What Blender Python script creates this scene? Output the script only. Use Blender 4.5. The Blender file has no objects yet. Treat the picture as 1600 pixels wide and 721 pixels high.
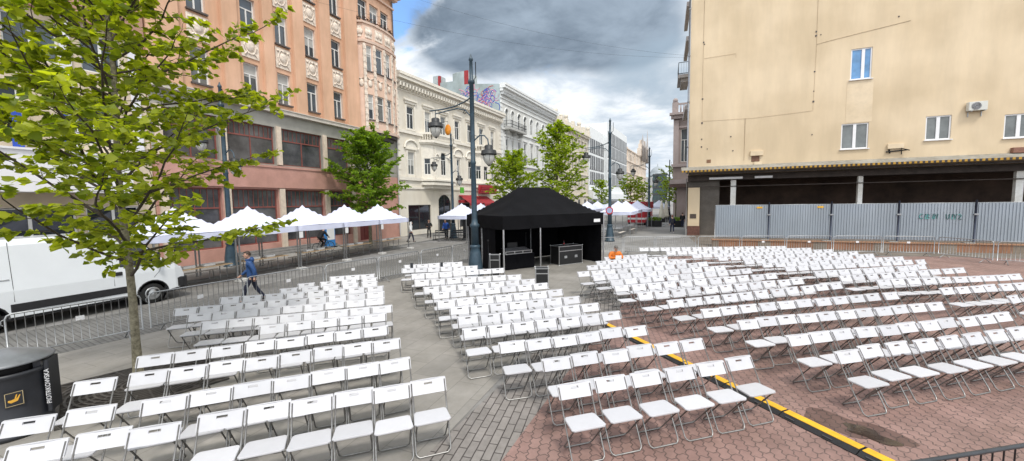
import bpy, bmesh, math, random
from mathutils import Vector, Matrix, noise as mnoise
R = math.radians
sc = bpy.context.scene
col = sc.collection
rnd = random.Random(7)
EYE = 3.3                      # camera height over the square
YAW = 0.3805                   # the lens looks a little left of the street's direction

# ------------------------------------------------------------------ helpers
class MB:
    """collects faces; build() links them as one mesh object"""
    def __init__(s): s.v=[]; s.f=[]; s.mi=[]; s.M=None; s.sm=[]
    def vert(s,p):
        p=Vector(p)
        if s.M is not None: p=s.M@p
        s.v.append(p); return len(s.v)-1
    def face(s,pts,m=0,sm=False):
        s.f.append([s.vert(p) for p in pts]); s.mi.append(m); s.sm.append(sm)
    def idx(s,ids,m=0,sm=False):
        s.f.append(list(ids)); s.mi.append(m); s.sm.append(sm)
    def box(s,x0,x1,y0,y1,z0,z1,m=0):
        c=[s.vert((x,y,z)) for z in (z0,z1) for y in (y0,y1) for x in (x0,x1)]
        for q in ((0,2,3,1),(4,5,7,6),(0,1,5,4),(2,6,7,3),(0,4,6,2),(1,3,7,5)): s.idx([c[i] for i in q],m)
    def cbox(s,x0,x1,y0,y1,z0,z1,b=.01,m=0):
        """box with chamfered vertical and horizontal edges (rounded plan, thin top chamfer)"""
        pl=[(x0+b,y0),(x1-b,y0),(x1,y0+b),(x1,y1-b),(x1-b,y1),(x0+b,y1),(x0,y1-b),(x0,y0+b)]
        cx,cy=(x0+x1)/2,(y0+y1)/2
        def ring(z,i): return [s.vert((px+(-i if px>cx else i),py+(-i if py>cy else i),z)) for px,py in pl]
        t=min(b*.5,(z1-z0)*.3)
        rs=[ring(z0,t),ring(z0+t,0),ring(z1-t,0),ring(z1,t)]
        for a,c in zip(rs,rs[1:]):
            for i in range(8): s.idx([a[i],a[(i+1)%8],c[(i+1)%8],c[i]],m)
        s.idx(rs[0][::-1],m); s.idx(rs[-1],m)
    def tube(s,pts,r,n=6,m=0,closed=False,sm=True):
        pts=[Vector(p) for p in pts]; k=len(pts); rr=r if isinstance(r,(list,tuple)) else [r]*k
        rings=[]; up=None
        for i in range(k):
            if closed: d=pts[(i+1)%k]-pts[i-1]
            else: d=pts[min(i+1,k-1)]-pts[max(i-1,0)]
            d.normalize()
            if up is None: up=Vector((0,0,1)) if abs(d.z)<.9 else Vector((1,0,0))
            a=d.cross(up)
            if a.length<1e-4: a=d.orthogonal()
            a.normalize(); b=a.cross(d); b.normalize(); up=b
            rings.append([s.vert(pts[i]+(a*math.cos(2*math.pi*j/n)+b*math.sin(2*math.pi*j/n))*rr[i]) for j in range(n)])
        for i in range(k if closed else k-1):
            A,B=rings[i],rings[(i+1)%k]
            for j in range(n): s.idx([A[j],A[(j+1)%n],B[(j+1)%n],B[j]],m,sm)
        if not closed: s.idx(rings[0],m); s.idx(rings[-1][::-1],m)
    def lathe(s,prof,n=16,c=(0,0,0),m=0,sm=True,cap=True):
        rs=[[s.vert((c[0]+r*math.cos(2*math.pi*j/n),c[1]+r*math.sin(2*math.pi*j/n),c[2]+z)) for j in range(n)] for r,z in prof]
        for A,B in zip(rs,rs[1:]):
            for j in range(n): s.idx([A[j],A[(j+1)%n],B[(j+1)%n],B[j]],m,sm)
        if cap: s.idx(rs[0][::-1],m); s.idx(rs[-1],m)
    def prism(s,poly,z0,z1,m=0):
        a=[s.vert((x,y,z0)) for x,y in poly]; b=[s.vert((x,y,z1)) for x,y in poly]; k=len(poly)
        for i in range(k): s.idx([a[i],a[(i+1)%k],b[(i+1)%k],b[i]],m)
        s.idx(a[::-1],m); s.idx(b,m)
    def ball(s,c,r,n=10,k=6,m=0,sc3=(1,1,1)):
        rs=[]
        for i in range(1,k):
            t=math.pi*i/k
            rs.append([s.vert((c[0]+r*sc3[0]*math.sin(t)*math.cos(2*math.pi*j/n),c[1]+r*sc3[1]*math.sin(t)*math.sin(2*math.pi*j/n),c[2]+r*sc3[2]*math.cos(t))) for j in range(n)])
        top=s.vert((c[0],c[1],c[2]+r*sc3[2])); bot=s.vert((c[0],c[1],c[2]-r*sc3[2]))
        for j in range(n):
            s.idx([top,rs[0][j],rs[0][(j+1)%n]],m,True); s.idx([bot,rs[-1][(j+1)%n],rs[-1][j]],m,True)
        for A,B in zip(rs,rs[1:]):
            for j in range(n): s.idx([A[j],B[j],B[(j+1)%n],A[(j+1)%n]],m,True)
    def wall(s,x0,x1,z0,z1,holes=(),y=0.,dep=.22,m=0,mr=None):
        """front sheet (facing -y) with openings and their reveals"""
        mr=m if mr is None else mr
        xs=sorted({x0,x1}|{h[i] for h in holes for i in (0,1) if x0<h[i]<x1}); zs=sorted({z0,z1}|{h[i] for h in holes for i in (2,3) if z0<h[i]<z1})
        for a,b in zip(xs,xs[1:]):
            for c,d in zip(zs,zs[1:]):
                mx,mz=(a+b)/2,(c+d)/2
                if any(h[0]<mx<h[1] and h[2]<mz<h[3] for h in holes): continue
                s.face([(a,y,c),(b,y,c),(b,y,d),(a,y,d)],m)
        for h in holes:
            a,b,c,d=h[:4]; e=y+dep
            s.face([(a,y,c),(a,y,d),(a,e,d),(a,e,c)],mr); s.face([(b,y,c),(b,e,c),(b,e,d),(b,y,d)],mr)
            s.face([(a,y,d),(b,y,d),(b,e,d),(a,e,d)],mr); s.face([(a,y,c),(a,e,c),(b,e,c),(b,y,c)],mr)
    def mesh(s,name,mats):
        me=bpy.data.meshes.new(name); me.from_pydata([tuple(v) for v in s.v],[],s.f)
        for mt in (mats if isinstance(mats,(list,tuple)) else [mats]): me.materials.append(mt)
        me.polygons.foreach_set('material_index',s.mi); me.polygons.foreach_set('use_smooth',s.sm)
        me.update(); return me
    def build(s,name,mats,parent=None,loc=None,rz=0.):
        o=bpy.data.objects.new(name,s.mesh(name,mats)); col.objects.link(o)
        if parent is not None: o.parent=parent
        if loc is not None: o.location=loc; o.rotation_euler=(0,0,rz)
        return o
    def split(s,name,mats,parent,gap=.015):
        """one mesh per separate piece (pieces whose boxes touch stay together)"""
        par=list(range(len(s.v)))
        def find(a):
            while par[a]!=a: par[a]=par[par[a]]; a=par[a]
            return a
        for f in s.f:
            for i in f[1:]: par[find(i)]=find(f[0])
        bb={}
        for i,v in enumerate(s.v):
            r=find(i); b=bb.setdefault(r,[v.x,v.y,v.z,v.x,v.y,v.z])
            b[0]=min(b[0],v.x);b[1]=min(b[1],v.y);b[2]=min(b[2],v.z);b[3]=max(b[3],v.x);b[4]=max(b[4],v.y);b[5]=max(b[5],v.z)
        ks=list(bb); gp={k:k for k in ks}
        def gf(a):
            while gp[a]!=a: a=gp[a]
            return a
        for i,a in enumerate(ks):
            for b in ks[i+1:]:
                A,B=bb[a],bb[b]
                if all(A[k]-gap<=B[k+3] and B[k]-gap<=A[k+3] for k in range(3)): gp[gf(a)]=gf(b)
        out={}
        for f,m,sm in zip(s.f,s.mi,s.sm):
            mb=out.setdefault(gf(find(f[0])),MB()); mb.face([s.v[i] for i in f],m,sm)
        for mb in out.values():
            w={}; nv=[]; 
            for f in mb.f:
                for j,i in enumerate(f):
                    k=tuple(round(c,5) for c in mb.v[i])
                    if k not in w: w[k]=len(nv); nv.append(mb.v[i])
                    f[j]=w[k]
            mb.v=nv; mb.build(name,mats,parent)
def tag(o,label,cat,group=None):
    o['label']=label; o['category']=cat
    if group: o['group']=group
    return o
def thing(name,label,cat,loc=(0,0,0),rz=0.,group=None):
    o=bpy.data.objects.new(name,None); col.objects.link(o); o.empty_display_size=.3
    o.location=loc; o.rotation_euler=(0,0,rz); return tag(o,label,cat,group)
def struct(name,mb,mats):
    o=mb.build(name,mats); o['kind']='structure'; return o
def copy_tree(o,parent=None):
    c=o.copy(); col.objects.link(c)
    if parent is not None: c.parent=parent
    for ch in list(o.children): copy_tree(ch,c)
    return c
ORD=['zeroth','first','second','third','fourth','fifth','sixth','seventh','eighth','ninth','tenth','eleventh','twelfth','thirteenth','fourteenth','fifteenth','sixteenth']
def fw(px,f):
    """point f metres ahead of the lens plane on the bearing of the photo column px -> ground x,y"""
    X=(px-800)/600*f; return (X*math.cos(YAW)-f*math.sin(YAW), X*math.sin(YAW)+f*math.cos(YAW))

# ------------------------------------------------------------------ materials
def nt(m): m.use_nodes=True; return m.node_tree.nodes,m.node_tree.links
def mat(name,c,rough=.7,var=.12,scale=3.,metal=0.,bump=0.,bscale=40.,spec=None,coat=0.,stain=0.,c2=None,streak=False):
    m=bpy.data.materials.new(name); N,L=nt(m); b=N['Principled BSDF']
    b.inputs['Roughness'].default_value=rough; b.inputs['Metallic'].default_value=metal
    if spec is not None: b.inputs['Specular IOR Level'].default_value=spec
    if coat: b.inputs['Coat Weight'].default_value=coat
    tc=N.new('ShaderNodeTexCoord')
    n1=N.new('ShaderNodeTexNoise'); n1.inputs['Scale'].default_value=scale; n1.inputs['Detail'].default_value=6; n1.inputs['Roughness'].default_value=.65
    src=tc.outputs['Object']
    if streak:
        mp=N.new('ShaderNodeMapping'); mp.inputs['Scale'].default_value=(1,1,.18); L.new(src,mp.inputs[0]); L.new(mp.outputs[0],n1.inputs[0])
    else: L.new(src,n1.inputs[0])
    rp=N.new('ShaderNodeValToRGB'); e=rp.color_ramp.elements
    d=[max(0,x*(1-var*1.5)) for x in c] if c2 is None else list(c2); l=[min(1,x*(1+var)) for x in c]
    e[0].position=.3; e[1].position=.7; e[0].color=(*d,1); e[1].color=(*l,1)
    L.new(n1.outputs['Fac'],rp.inputs[0]); out=rp.outputs[0]
    if stain:
        n2=N.new('ShaderNodeTexNoise'); n2.inputs['Scale'].default_value=scale*.22; n2.inputs['Detail'].default_value=4; L.new(src,n2.inputs[0])
        r2=N.new('ShaderNodeValToRGB'); r2.color_ramp.elements[0].position=.42; r2.color_ramp.elements[1].position=.62
        k=1-stain; r2.color_ramp.elements[0].color=(k,k*.98,k*.94,1); r2.color_ramp.elements[1].color=(1,1,1,1); L.new(n2.outputs['Fac'],r2.inputs[0])
        mx=N.new('ShaderNodeMixRGB'); mx.blend_type='MULTIPLY'; mx.inputs[0].default_value=1; L.new(out,mx.inputs[1]); L.new(r2.outputs[0],mx.inputs[2]); out=mx.outputs[0]
    L.new(out,b.inputs['Base Color'])
    if bump:
        n3=N.new('ShaderNodeTexNoise'); n3.inputs['Scale'].default_value=bscale; n3.inputs['Detail'].default_value=4; L.new(src,n3.inputs[0])
        bp=N.new('ShaderNodeBump'); bp.inputs['Strength'].default_value=bump; bp.inputs['Distance'].default_value=.02; L.new(n3.outputs['Fac'],bp.inputs['Height']); L.new(bp.outputs[0],b.inputs['Normal'])
    return m
def leaf_mat(name,c,c2,trans=.45):
    m=bpy.data.materials.new(name); N,L=nt(m); N.remove(N['Principled BSDF'])
    g=N.new('ShaderNodeNewGeometry'); rp=N.new('ShaderNodeValToRGB'); rp.color_ramp.elements[0].color=(*c,1); rp.color_ramp.elements[1].color=(*c2,1)
    L.new(g.outputs['Random Per Island'],rp.inputs[0])
    d=N.new('ShaderNodeBsdfPrincipled'); d.inputs['Roughness'].default_value=.45; d.inputs['Specular IOR Level'].default_value=.35
    t=N.new('ShaderNodeBsdfTranslucent'); hs=N.new('ShaderNodeHueSaturation'); hs.inputs['Value'].default_value=1.9; hs.inputs['Saturation'].default_value=1.1
    L.new(rp.outputs[0],d.inputs['Base Color']); L.new(rp.outputs[0],hs.inputs['Color']); L.new(hs.outputs[0],t.inputs[0])
    mx=N.new('ShaderNodeMixShader'); mx.inputs[0].default_value=trans; L.new(d.outputs[0],mx.inputs[1]); L.new(t.outputs[0],mx.inputs[2])
    L.new(mx.outputs[0],N['Material Output'].inputs[0]); return m
def paving(name,c1,c2,cm,bw,bh,mortar,rot=0.,wave=0.,wavel=.2,rough=.75,stain=.35,stc=.6,smooth=.1,bump=.25,vary=.5,warp=0.):
    """brick-laid ground: bw along the course, bh between the long joints"""
    m=bpy.data.materials.new(name); N,L=nt(m); b=N['Principled BSDF']
    tc=N.new('ShaderNodeTexCoord'); mp=N.new('ShaderNodeMapping'); mp.inputs['Rotation'].default_value=(0,0,rot); L.new(tc.outputs['Object'],mp.inputs[0]); src=mp.outputs[0]
    if wave:
        sp=N.new('ShaderNodeSeparateXYZ'); L.new(src,sp.inputs[0])
        def tri(o,am,wl):
            a=N.new('ShaderNodeMath'); a.operation='MULTIPLY'; a.inputs[1].default_value=1/wl; L.new(o,a.inputs[0])
            p=N.new('ShaderNodeMath'); p.operation='PINGPONG'; p.inputs[1].default_value=.5; L.new(a.outputs[0],p.inputs[0])
            q=N.new('ShaderNodeMath'); q.operation='MULTIPLY'; q.inputs[1].default_value=am*2; L.new(p.outputs[0],q.inputs[0]); return q.outputs[0]
        ax=N.new('ShaderNodeMath'); L.new(sp.outputs[0],ax.inputs[0]); L.new(tri(sp.outputs[1],wave,wavel),ax.inputs[1])
        ay=N.new('ShaderNodeMath'); L.new(sp.outputs[1],ay.inputs[0]); L.new(tri(sp.outputs[0],wave,wavel),ay.inputs[1])
        cb=N.new('ShaderNodeCombineXYZ'); L.new(ax.outputs[0],cb.inputs[0]); L.new(ay.outputs[0],cb.inputs[1]); src=cb.outputs[0]
    if warp:
        nz=N.new('ShaderNodeTexNoise'); nz.inputs['Scale'].default_value=5; nz.inputs['Detail'].default_value=2; L.new(src,nz.inputs[0])
        ml=N.new('ShaderNodeVectorMath'); ml.operation='SCALE'; ml.inputs['Scale'].default_value=warp; L.new(nz.outputs['Color'],ml.inputs[0])
        ad=N.new('ShaderNodeVectorMath'); L.new(src,ad.inputs[0]); L.new(ml.outputs[0],ad.inputs[1]); src=ad.outputs[0]
    br=N.new('ShaderNodeTexBrick'); br.inputs['Scale'].default_value=1; br.inputs['Brick Width'].default_value=bw; br.inputs['Row Height'].default_value=bh
    br.inputs['Mortar Size'].default_value=mortar; br.inputs['Mortar Smooth'].default_value=smooth; br.inputs['Bias'].default_value=0
    br.inputs['Color1'].default_value=(*c1,1); br.inputs['Color2'].default_value=(*c2,1); br.inputs['Mortar'].default_value=(*cm,1); L.new(src,br.inputs[0])
    out=br.outputs[0]
    for s_,lo,hi,k in ((stc,.38,.66,1-stain),(stc*9,.3,.75,1-vary*.45),(stc*.17,.4,.62,1-stain*.5)):
        n=N.new('ShaderNodeTexNoise'); n.inputs['Scale'].default_value=s_; n.inputs['Detail'].default_value=7; n.inputs['Roughness'].default_value=.65; L.new(tc.outputs['Object'],n.inputs[0])
        r=N.new('ShaderNodeValToRGB'); r.color_ramp.elements[0].position=lo; r.color_ramp.elements[1].position=hi; r.color_ramp.elements[0].color=(k,k,k*.98,1); r.color_ramp.elements[1].color=(1,1,1,1); L.new(n.outputs['Fac'],r.inputs[0])
        x=N.new('ShaderNodeMixRGB'); x.blend_type='MULTIPLY'; x.inputs[0].default_value=1; L.new(out,x.inputs[1]); L.new(r.outputs[0],x.inputs[2]); out=x.outputs[0]
    L.new(out,b.inputs['Base Color'])
    n=N.new('ShaderNodeTexNoise'); n.inputs['Scale'].default_value=.9; n.inputs['Detail'].default_value=4; L.new(tc.outputs['Object'],n.inputs[0])
    mr=N.new('ShaderNodeMapRange'); mr.inputs[1].default_value=.35; mr.inputs[2].default_value=.65; mr.inputs[3].default_value=rough-.22; mr.inputs[4].default_value=rough; L.new(n.outputs['Fac'],mr.inputs[0]); L.new(mr.outputs[0],b.inputs['Roughness'])
    n4=N.new('ShaderNodeTexNoise'); n4.inputs['Scale'].default_value=60; n4.inputs['Detail'].default_value=3; L.new(tc.outputs['Object'],n4.inputs[0])
    sm=N.new('ShaderNodeMath'); sm.operation='MULTIPLY_ADD'; sm.inputs[1].default_value=.25; L.new(n4.outputs['Fac'],sm.inputs[0])
    iv=N.new('ShaderNodeMath'); iv.operation='SUBTRACT'; iv.inputs[0].default_value=1; L.new(br.outputs['Fac'],iv.inputs[1]); L.new(iv.outputs[0],sm.inputs[2])
    bp=N.new('ShaderNodeBump'); bp.inputs['Strength'].default_value=bump; bp.inputs['Distance'].default_value=.01; L.new(sm.outputs[0],bp.inputs['Height']); L.new(bp.outputs[0],b.inputs['Normal'])
    return m
def glass(name,c,rough=.04,spec=.6):
    return mat(name,c,rough,.3,.7,spec=spec)

K={}
K['plastic']=mat('white_plastic',(.545,.545,.57),.42,.035,5)
def vary(m,lo,hi):
    N,L=nt(m); b=N['Principled BSDF']; src=b.inputs['Base Color'].links[0].from_socket; oi=N.new('ShaderNodeObjectInfo'); mr=N.new('ShaderNodeMapRange'); mr.inputs[3].default_value=lo; mr.inputs[4].default_value=hi; L.new(oi.outputs['Random'],mr.inputs[0])
    x=N.new('ShaderNodeMixRGB'); x.blend_type='MULTIPLY'; x.inputs[0].default_value=1; L.new(src,x.inputs[1]); L.new(mr.outputs[0],x.inputs[2]); L.new(x.outputs[0],b.inputs['Base Color'])
vary(K['plastic'],.86,1.04)
K['chair_metal']=mat('galvanised_tube',(.30,.295,.285),.36,.15,20,metal=.75)
K['galv']=mat('galvanised_steel',(.37,.38,.39),.42,.12,14,metal=.85)
K['galv_old']=mat('dull_galvanised',(.40,.41,.42),.5,.2,9,metal=.6)
K['dark_paint']=mat('dark_painted_steel',(.030,.034,.040),.42,.2,8)
K['lamp_paint']=mat('blue_grey_lamp_paint',(.032,.062,.088),.42,.25,5,bump=.1)
K['lamp_black']=mat('blackened_metal',(.02,.022,.024),.5,.2,8)
K['lamp_glass']=mat('opal_lamp_glass',(.50,.50,.47),.2,.06,8)
K['white_cloth']=mat('white_tent_cloth',(.64,.67,.83),.75,.04,1.2,bump=.35,bscale=3)
K['white_cloth_far']=mat('bright_white_cloth',(.74,.74,.79),.8,.04,1.2)
K['black_cloth']=mat('black_tent_cloth',(.005,.005,.0062),.8,.25,1.2,bump=.6,bscale=2.2,spec=.12)
K['black_drape']=mat('black_drape',(.005,.005,.0065),.9,.2,2,spec=.1)
K['alu']=mat('aluminium',(.66,.67,.68),.3,.06,20,metal=.9)
K['case_black']=mat('black_case_laminate',(.012,.012,.013),.45,.15,10)
K['yellow']=mat('yellow_rubber',(.75,.40,.015),.5,.15,6)
K['rubber']=mat('black_rubber',(.012,.012,.013),.7,.25,10,bump=.3)
K['wood_top']=mat('pale_bench_wood',(.52,.37,.22),.5,.15,4)
K['paper']=mat('white_paper',(.75,.75,.75),.7,.03,5)
K['van_white']=mat('white_van_paint',(.74,.77,.80),.25,.03,.8,coat=.5)
K['van_black']=mat('black_van_plastic',(.016,.016,.018),.5,.2,10)
K['glass']=glass('dark_window_glass',(.020,.026,.032))
K['glass2']=glass('curtained_window_glass',(.16,.17,.17),.08)
K['glass3']=glass('sky_window_glass',(.06,.08,.10),.03,.9)
K['tyre']=mat('tyre_rubber',(.012,.012,.012),.8,.2,12)
K['rim']=mat('steel_rim',(.45,.46,.47),.35,.1,12,metal=.8)
K['red_lamp']=mat('red_lamp',(.35,.01,.012),.2,.1,8)
K['clear_lamp']=mat('headlamp',(.5,.52,.54),.08,.1,8,spec=.8)
K['bark']=mat('grey_bark',(.22,.20,.14),.9,.35,14,bump=1.,bscale=22,c2=(.075,.065,.042))
K['twig']=mat('dark_twig',(.055,.042,.03),.85,.25,8)
K['leaf']=leaf_mat('fresh_maple_leaf',(.100,.142,.015),(.380,.420,.045),.54)
K['leaf2']=leaf_mat('mid_green_leaf',(.090,.170,.020),(.260,.360,.042),.52)
K['leaf3']=leaf_mat('yellow_green_leaf',(.130,.200,.016),(.320,.390,.036),.5)
K['iron']=mat('rusty_cast_iron',(.065,.058,.052),.7,.35,8,bump=.3)
K['soil']=mat('dark_soil',(.045,.038,.032),.95,.3,8,bump=.4)
K['bin']=mat('dark_bin_paint',(.022,.024,.030),.42,.2,4)
K['bin_lid']=mat('grey_bin_lid',(.17,.18,.195),.35,.15,4)
K['gold']=mat('gold_paint',(.70,.38,.05),.45,.1,8)
K['white_mark']=mat('white_mark_paint',(.75,.75,.77),.5,.03,8)
# ------------------------------------------------------------------ camera, light, sky
cd=bpy.data.cameras.new('camera'); cam=bpy.data.objects.new('camera',cd); col.objects.link(cam)
cd.sensor_width=36; cd.lens=13.5; cd.clip_end=3000; cd.clip_start=.05
cam.matrix_world=Matrix.Translation((0,0,EYE))@Matrix.Rotation(YAW,4,'Z')@Matrix.Rotation(R(90)-math.atan(44.5/600),4,'X')@Matrix.Rotation(R(-.9),4,'Z')
sc.camera=cam
sc.view_settings.view_transform='Standard'; sc.view_settings.look='None'; sc.view_settings.exposure=0; sc.view_settings.gamma=1
sc.cycles.use_denoising=True; sc.cycles.max_bounces=6; sc.cycles.diffuse_bounces=3; sc.cycles.glossy_bounces=3; sc.cycles.transmission_bounces=4; sc.cycles.transparent_max_bounces=6
sc.cycles.caustics_reflective=False; sc.cycles.caustics_refractive=False; sc.cycles.sample_clamp_indirect=6
SUN_DIR=Vector((.38,-.37,.85)).normalized()
ld=bpy.data.lights.new('sun','SUN'); ld.energy=2.45; ld.angle=R(10); ld.color=(1,.955,.88)
so=bpy.data.objects.new('sun',ld); col.objects.link(so); so.location=(20,-20,40); so.rotation_euler=SUN_DIR.to_track_quat('Z','Y').to_euler()

wd=bpy.data.worlds.new('World'); sc.world=wd; wd.use_nodes=True; WN,WL=wd.node_tree.nodes,wd.node_tree.links
bg=WN['Background']; bg.inputs['Strength'].default_value=.152
sky=WN.new('ShaderNodeTexSky'); sky.sky_type='NISHITA'; sky.sun_disc=False; sky.sun_elevation=math.asin(SUN_DIR.z); sky.sun_rotation=math.atan2(SUN_DIR.x,SUN_DIR.y); sky.ozone_density=2.5; sky.air_density=1.1
tcw=WN.new('ShaderNodeTexCoord')
def wm(op,a,b=None,c=None,clamp=False):
    n=WN.new('ShaderNodeMath'); n.operation=op; n.use_clamp=clamp
    for i,x in enumerate((a,b,c)):
        if x is None: continue
        if isinstance(x,(int,float)): n.inputs[i].default_value=x
        else: WL.new(x,n.inputs[i])
    return n.outputs[0]
def wss(x,lo,hi):
    n=WN.new('ShaderNodeMapRange'); n.interpolation_type='SMOOTHSTEP'; WL.new(x,n.inputs[0]); n.inputs[1].default_value=lo; n.inputs[2].default_value=hi; return n.outputs[0]
sep=WN.new('ShaderNodeSeparateXYZ'); WL.new(tcw.outputs['Generated'],sep.inputs[0])
den=wm('ADD',wm('MAXIMUM',sep.outputs[2],0.),.22)
cmb=WN.new('ShaderNodeCombineXYZ'); WL.new(wm('DIVIDE',sep.outputs[0],den),cmb.inputs[0]); WL.new(wm('DIVIDE',sep.outputs[1],den),cmb.inputs[1]); cmb.inputs[2].default_value=3.7
def wnoise(scale,det,rough,dist=0.,off=0.):
    n=WN.new('ShaderNodeTexNoise'); n.inputs['Scale'].default_value=scale; n.inputs['Detail'].default_value=det; n.inputs['Roughness'].default_value=rough; n.inputs['Distortion'].default_value=dist
    mp=WN.new('ShaderNodeMapping'); mp.inputs['Location'].default_value=(off,off*.7,0); WL.new(cmb.outputs[0],mp.inputs[0]); WL.new(mp.outputs[0],n.inputs[0]); return n.outputs['Fac']
def wdot(d):
    n=WN.new('ShaderNodeVectorMath'); n.operation='DOT_PRODUCT'; WL.new(tcw.outputs['Generated'],n.inputs[0]); n.inputs[1].default_value=Vector(d).normalized(); return n.outputs['Value']
def wmix(f,a,b):
    n=WN.new('ShaderNodeMixRGB'); WL.new(f,n.inputs[0])
    for i,x in ((1,a),(2,b)):
        if isinstance(x,tuple): n.inputs[i].default_value=(*x,1)
        else: WL.new(x,n.inputs[i])
    return n.outputs[0]
nA=wnoise(1.5,8,.55,.4,1.3); nB=wnoise(3.1,9,.6,.3,5.1); nC=wnoise(.7,5,.5,.2,9.2)
DARK=(-.250,.853,.458); BLUE=(-.585,.675,.45)
el=sep.outputs[2]
dark_bias=wss(wdot(DARK),.915,.985)
blue_gap=wss(wm('ADD',wdot(BLUE),wm('MULTIPLY',wm('SUBTRACT',nB,.5),.035)),.984,.996)
# white cumulus: cover high nearly everywhere, opened at the blue gap
edge=wm('MULTIPLY_ADD',nB,.55,wm('MULTIPLY',nA,.6))
cover=wss(wm('SUBTRACT',edge,wm('MULTIPLY',blue_gap,.34)),.30,.45)
shade=wss(wm('ADD',wm('MULTIPLY',nB,.7),wm('MULTIPLY',nA,.3)),.36,.62)
wht=wmix(shade,(4.4,5.0,5.7),(8.2,8.3,8.4))
grey=wmix(wss(wm('ADD',wm('MULTIPLY',nB,.6),wm('MULTIPLY',nC,.4)),.36,.64),(1.25,1.62,2.10),(2.7,3.3,4.0))
band=wm('MULTIPLY',wss(el,.24,.36),1.)
dk=wss(wm('ADD',wm('ADD',wm('MULTIPLY',nA,.5),wm('MULTIPLY',nB,.18)),wm('MULTIPLY',wm('MULTIPLY',dark_bias,band),.50)),.50,.66)
dk=wm('MULTIPLY',dk,wm('SUBTRACT',1.,blue_gap))
lowgrey=wm('MULTIPLY',wss(wdot((-.02,.97,.24)),.982,.998),.75)
sky2=WN.new('ShaderNodeMixRGB'); sky2.blend_type='MULTIPLY'; sky2.inputs[0].default_value=1; sky2.inputs[2].default_value=(1.5,1.75,1.95,1); WL.new(sky.outputs[0],sky2.inputs[1])
skyc=wmix(cover,sky2.outputs[0],wht)
skyc=wmix(dk,skyc,grey)
skyc=wmix(wm('MULTIPLY',lowgrey,wss(nA,.38,.56)),skyc,(2.6,3.35,4.1))
rear=wm('MULTIPLY_ADD',wss(wm('MULTIPLY',sep.outputs[1],-1.),-.35,.55),.62,1.)  # unseen sky behind the camera brightened to add light to the square
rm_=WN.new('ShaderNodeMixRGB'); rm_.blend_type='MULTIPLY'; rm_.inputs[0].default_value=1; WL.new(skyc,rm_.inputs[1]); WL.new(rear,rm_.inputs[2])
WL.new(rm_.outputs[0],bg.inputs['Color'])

# ------------------------------------------------------------------ ground
def sheet(name,poly,z,m):
    mb=MB(); mb.face([(x,y,z) for x,y in poly]); return struct(name,mb,m)
g=MB(); g.face([(-900,-300,0),(900,-300,0),(900,1500,0),(-900,1500,0)])
struct('ground',g,mat('grey_asphalt',(.24,.235,.23),.85,.2,1.5,bump=.15,stain=.2))
M_slab=paving('concrete_slabs',(.385,.360,.335),(.345,.325,.305),(.235,.22,.205),1.0,.5,.006,rot=R(90),stain=.30,stc=.7,bump=.12,vary=.25,warp=.01)
M_sett=paving('granite_setts',(.285,.278,.27),(.225,.22,.215),(.125,.12,.115),.16,.11,.012,rot=R(8),stain=.3,stc=.5,bump=.5,vary=.6,warp=.03)
M_strip=paving('grey_pavers',(.360,.328,.312),(.305,.278,.265),(.085,.072,.067),.34,.125,.009,rot=R(83),stain=.3,stc=1.1,bump=.4,vary=.5,warp=.012)
M_red=paving('red_interlocking_pavers',(.400,.250,.218),(.335,.203,.178),(.150,.098,.088),.225,.135,.008,rot=R(80),wave=.032,wavel=.11,rough=.68,stain=.32,stc=.8,bump=.4,vary=.5)
M_walk=paving('pavement_slabs',(.44,.425,.405),(.39,.375,.36),(.27,.26,.25),.5,.5,.006,stain=.25,stc=.5,bump=.15)
sheet('road',[(-19.2,-40),(-14.4,-40),(-11.2,8),(-9.2,22),(-8.4,32),(-14.2,32)],.004,M_sett)
sheet('plaza',[(-14.6,-20),(-3.1,-20),(-2.8,10),(-2.4,26),(-8.6,26),(-9.5,21.6),(-10.35,17.2),(-11.25,12.7),(-12.2,8),(-12.58,5.5),(-13.3,1.1)],.008,M_slab)
sheet('paver_strip',[(-3.55,-6),(-2.55,-6),(-1.70,7.2),(-1.25,12),(-.9,17),(-2.3,17),(-2.5,12),(-2.65,7.2)],.012,M_strip)
sheet('red_paving',[(-2.6,-6),(30,-6),(30,27.6),(14,27.6),(3,25),(-.4,23.5),(-.9,17),(-1.25,12),(-1.70,7.2)],.0125,M_red)
sheet('far_road',[(-13.9,33),(-9,24),(1.2,36),(13,150),(60,600),(50,600),(-4,150)],.005,mat('far_street',(.28,.275,.27),.8,.12,.6,stain=.2))
pv=MB(); pv.box(-24.4,-19.25,-45,31.2,-.02,.09); struct('pavement',pv,M_walk)
kb=MB(); kb.box(-19.25,-19.05,-45,31.2,-.02,.115); struct('kerb',kb,mat('kerb_stone',(.24,.235,.225),.8,.15,5,bump=.2))
sheet('gravel_verge',[(2.4,26.6),(32,29),(32,39.4),(1.8,39.4)],.006,mat('verge',(.20,.17,.14),.95,.25,1.3,bump=.3,stain=.3))
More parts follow.
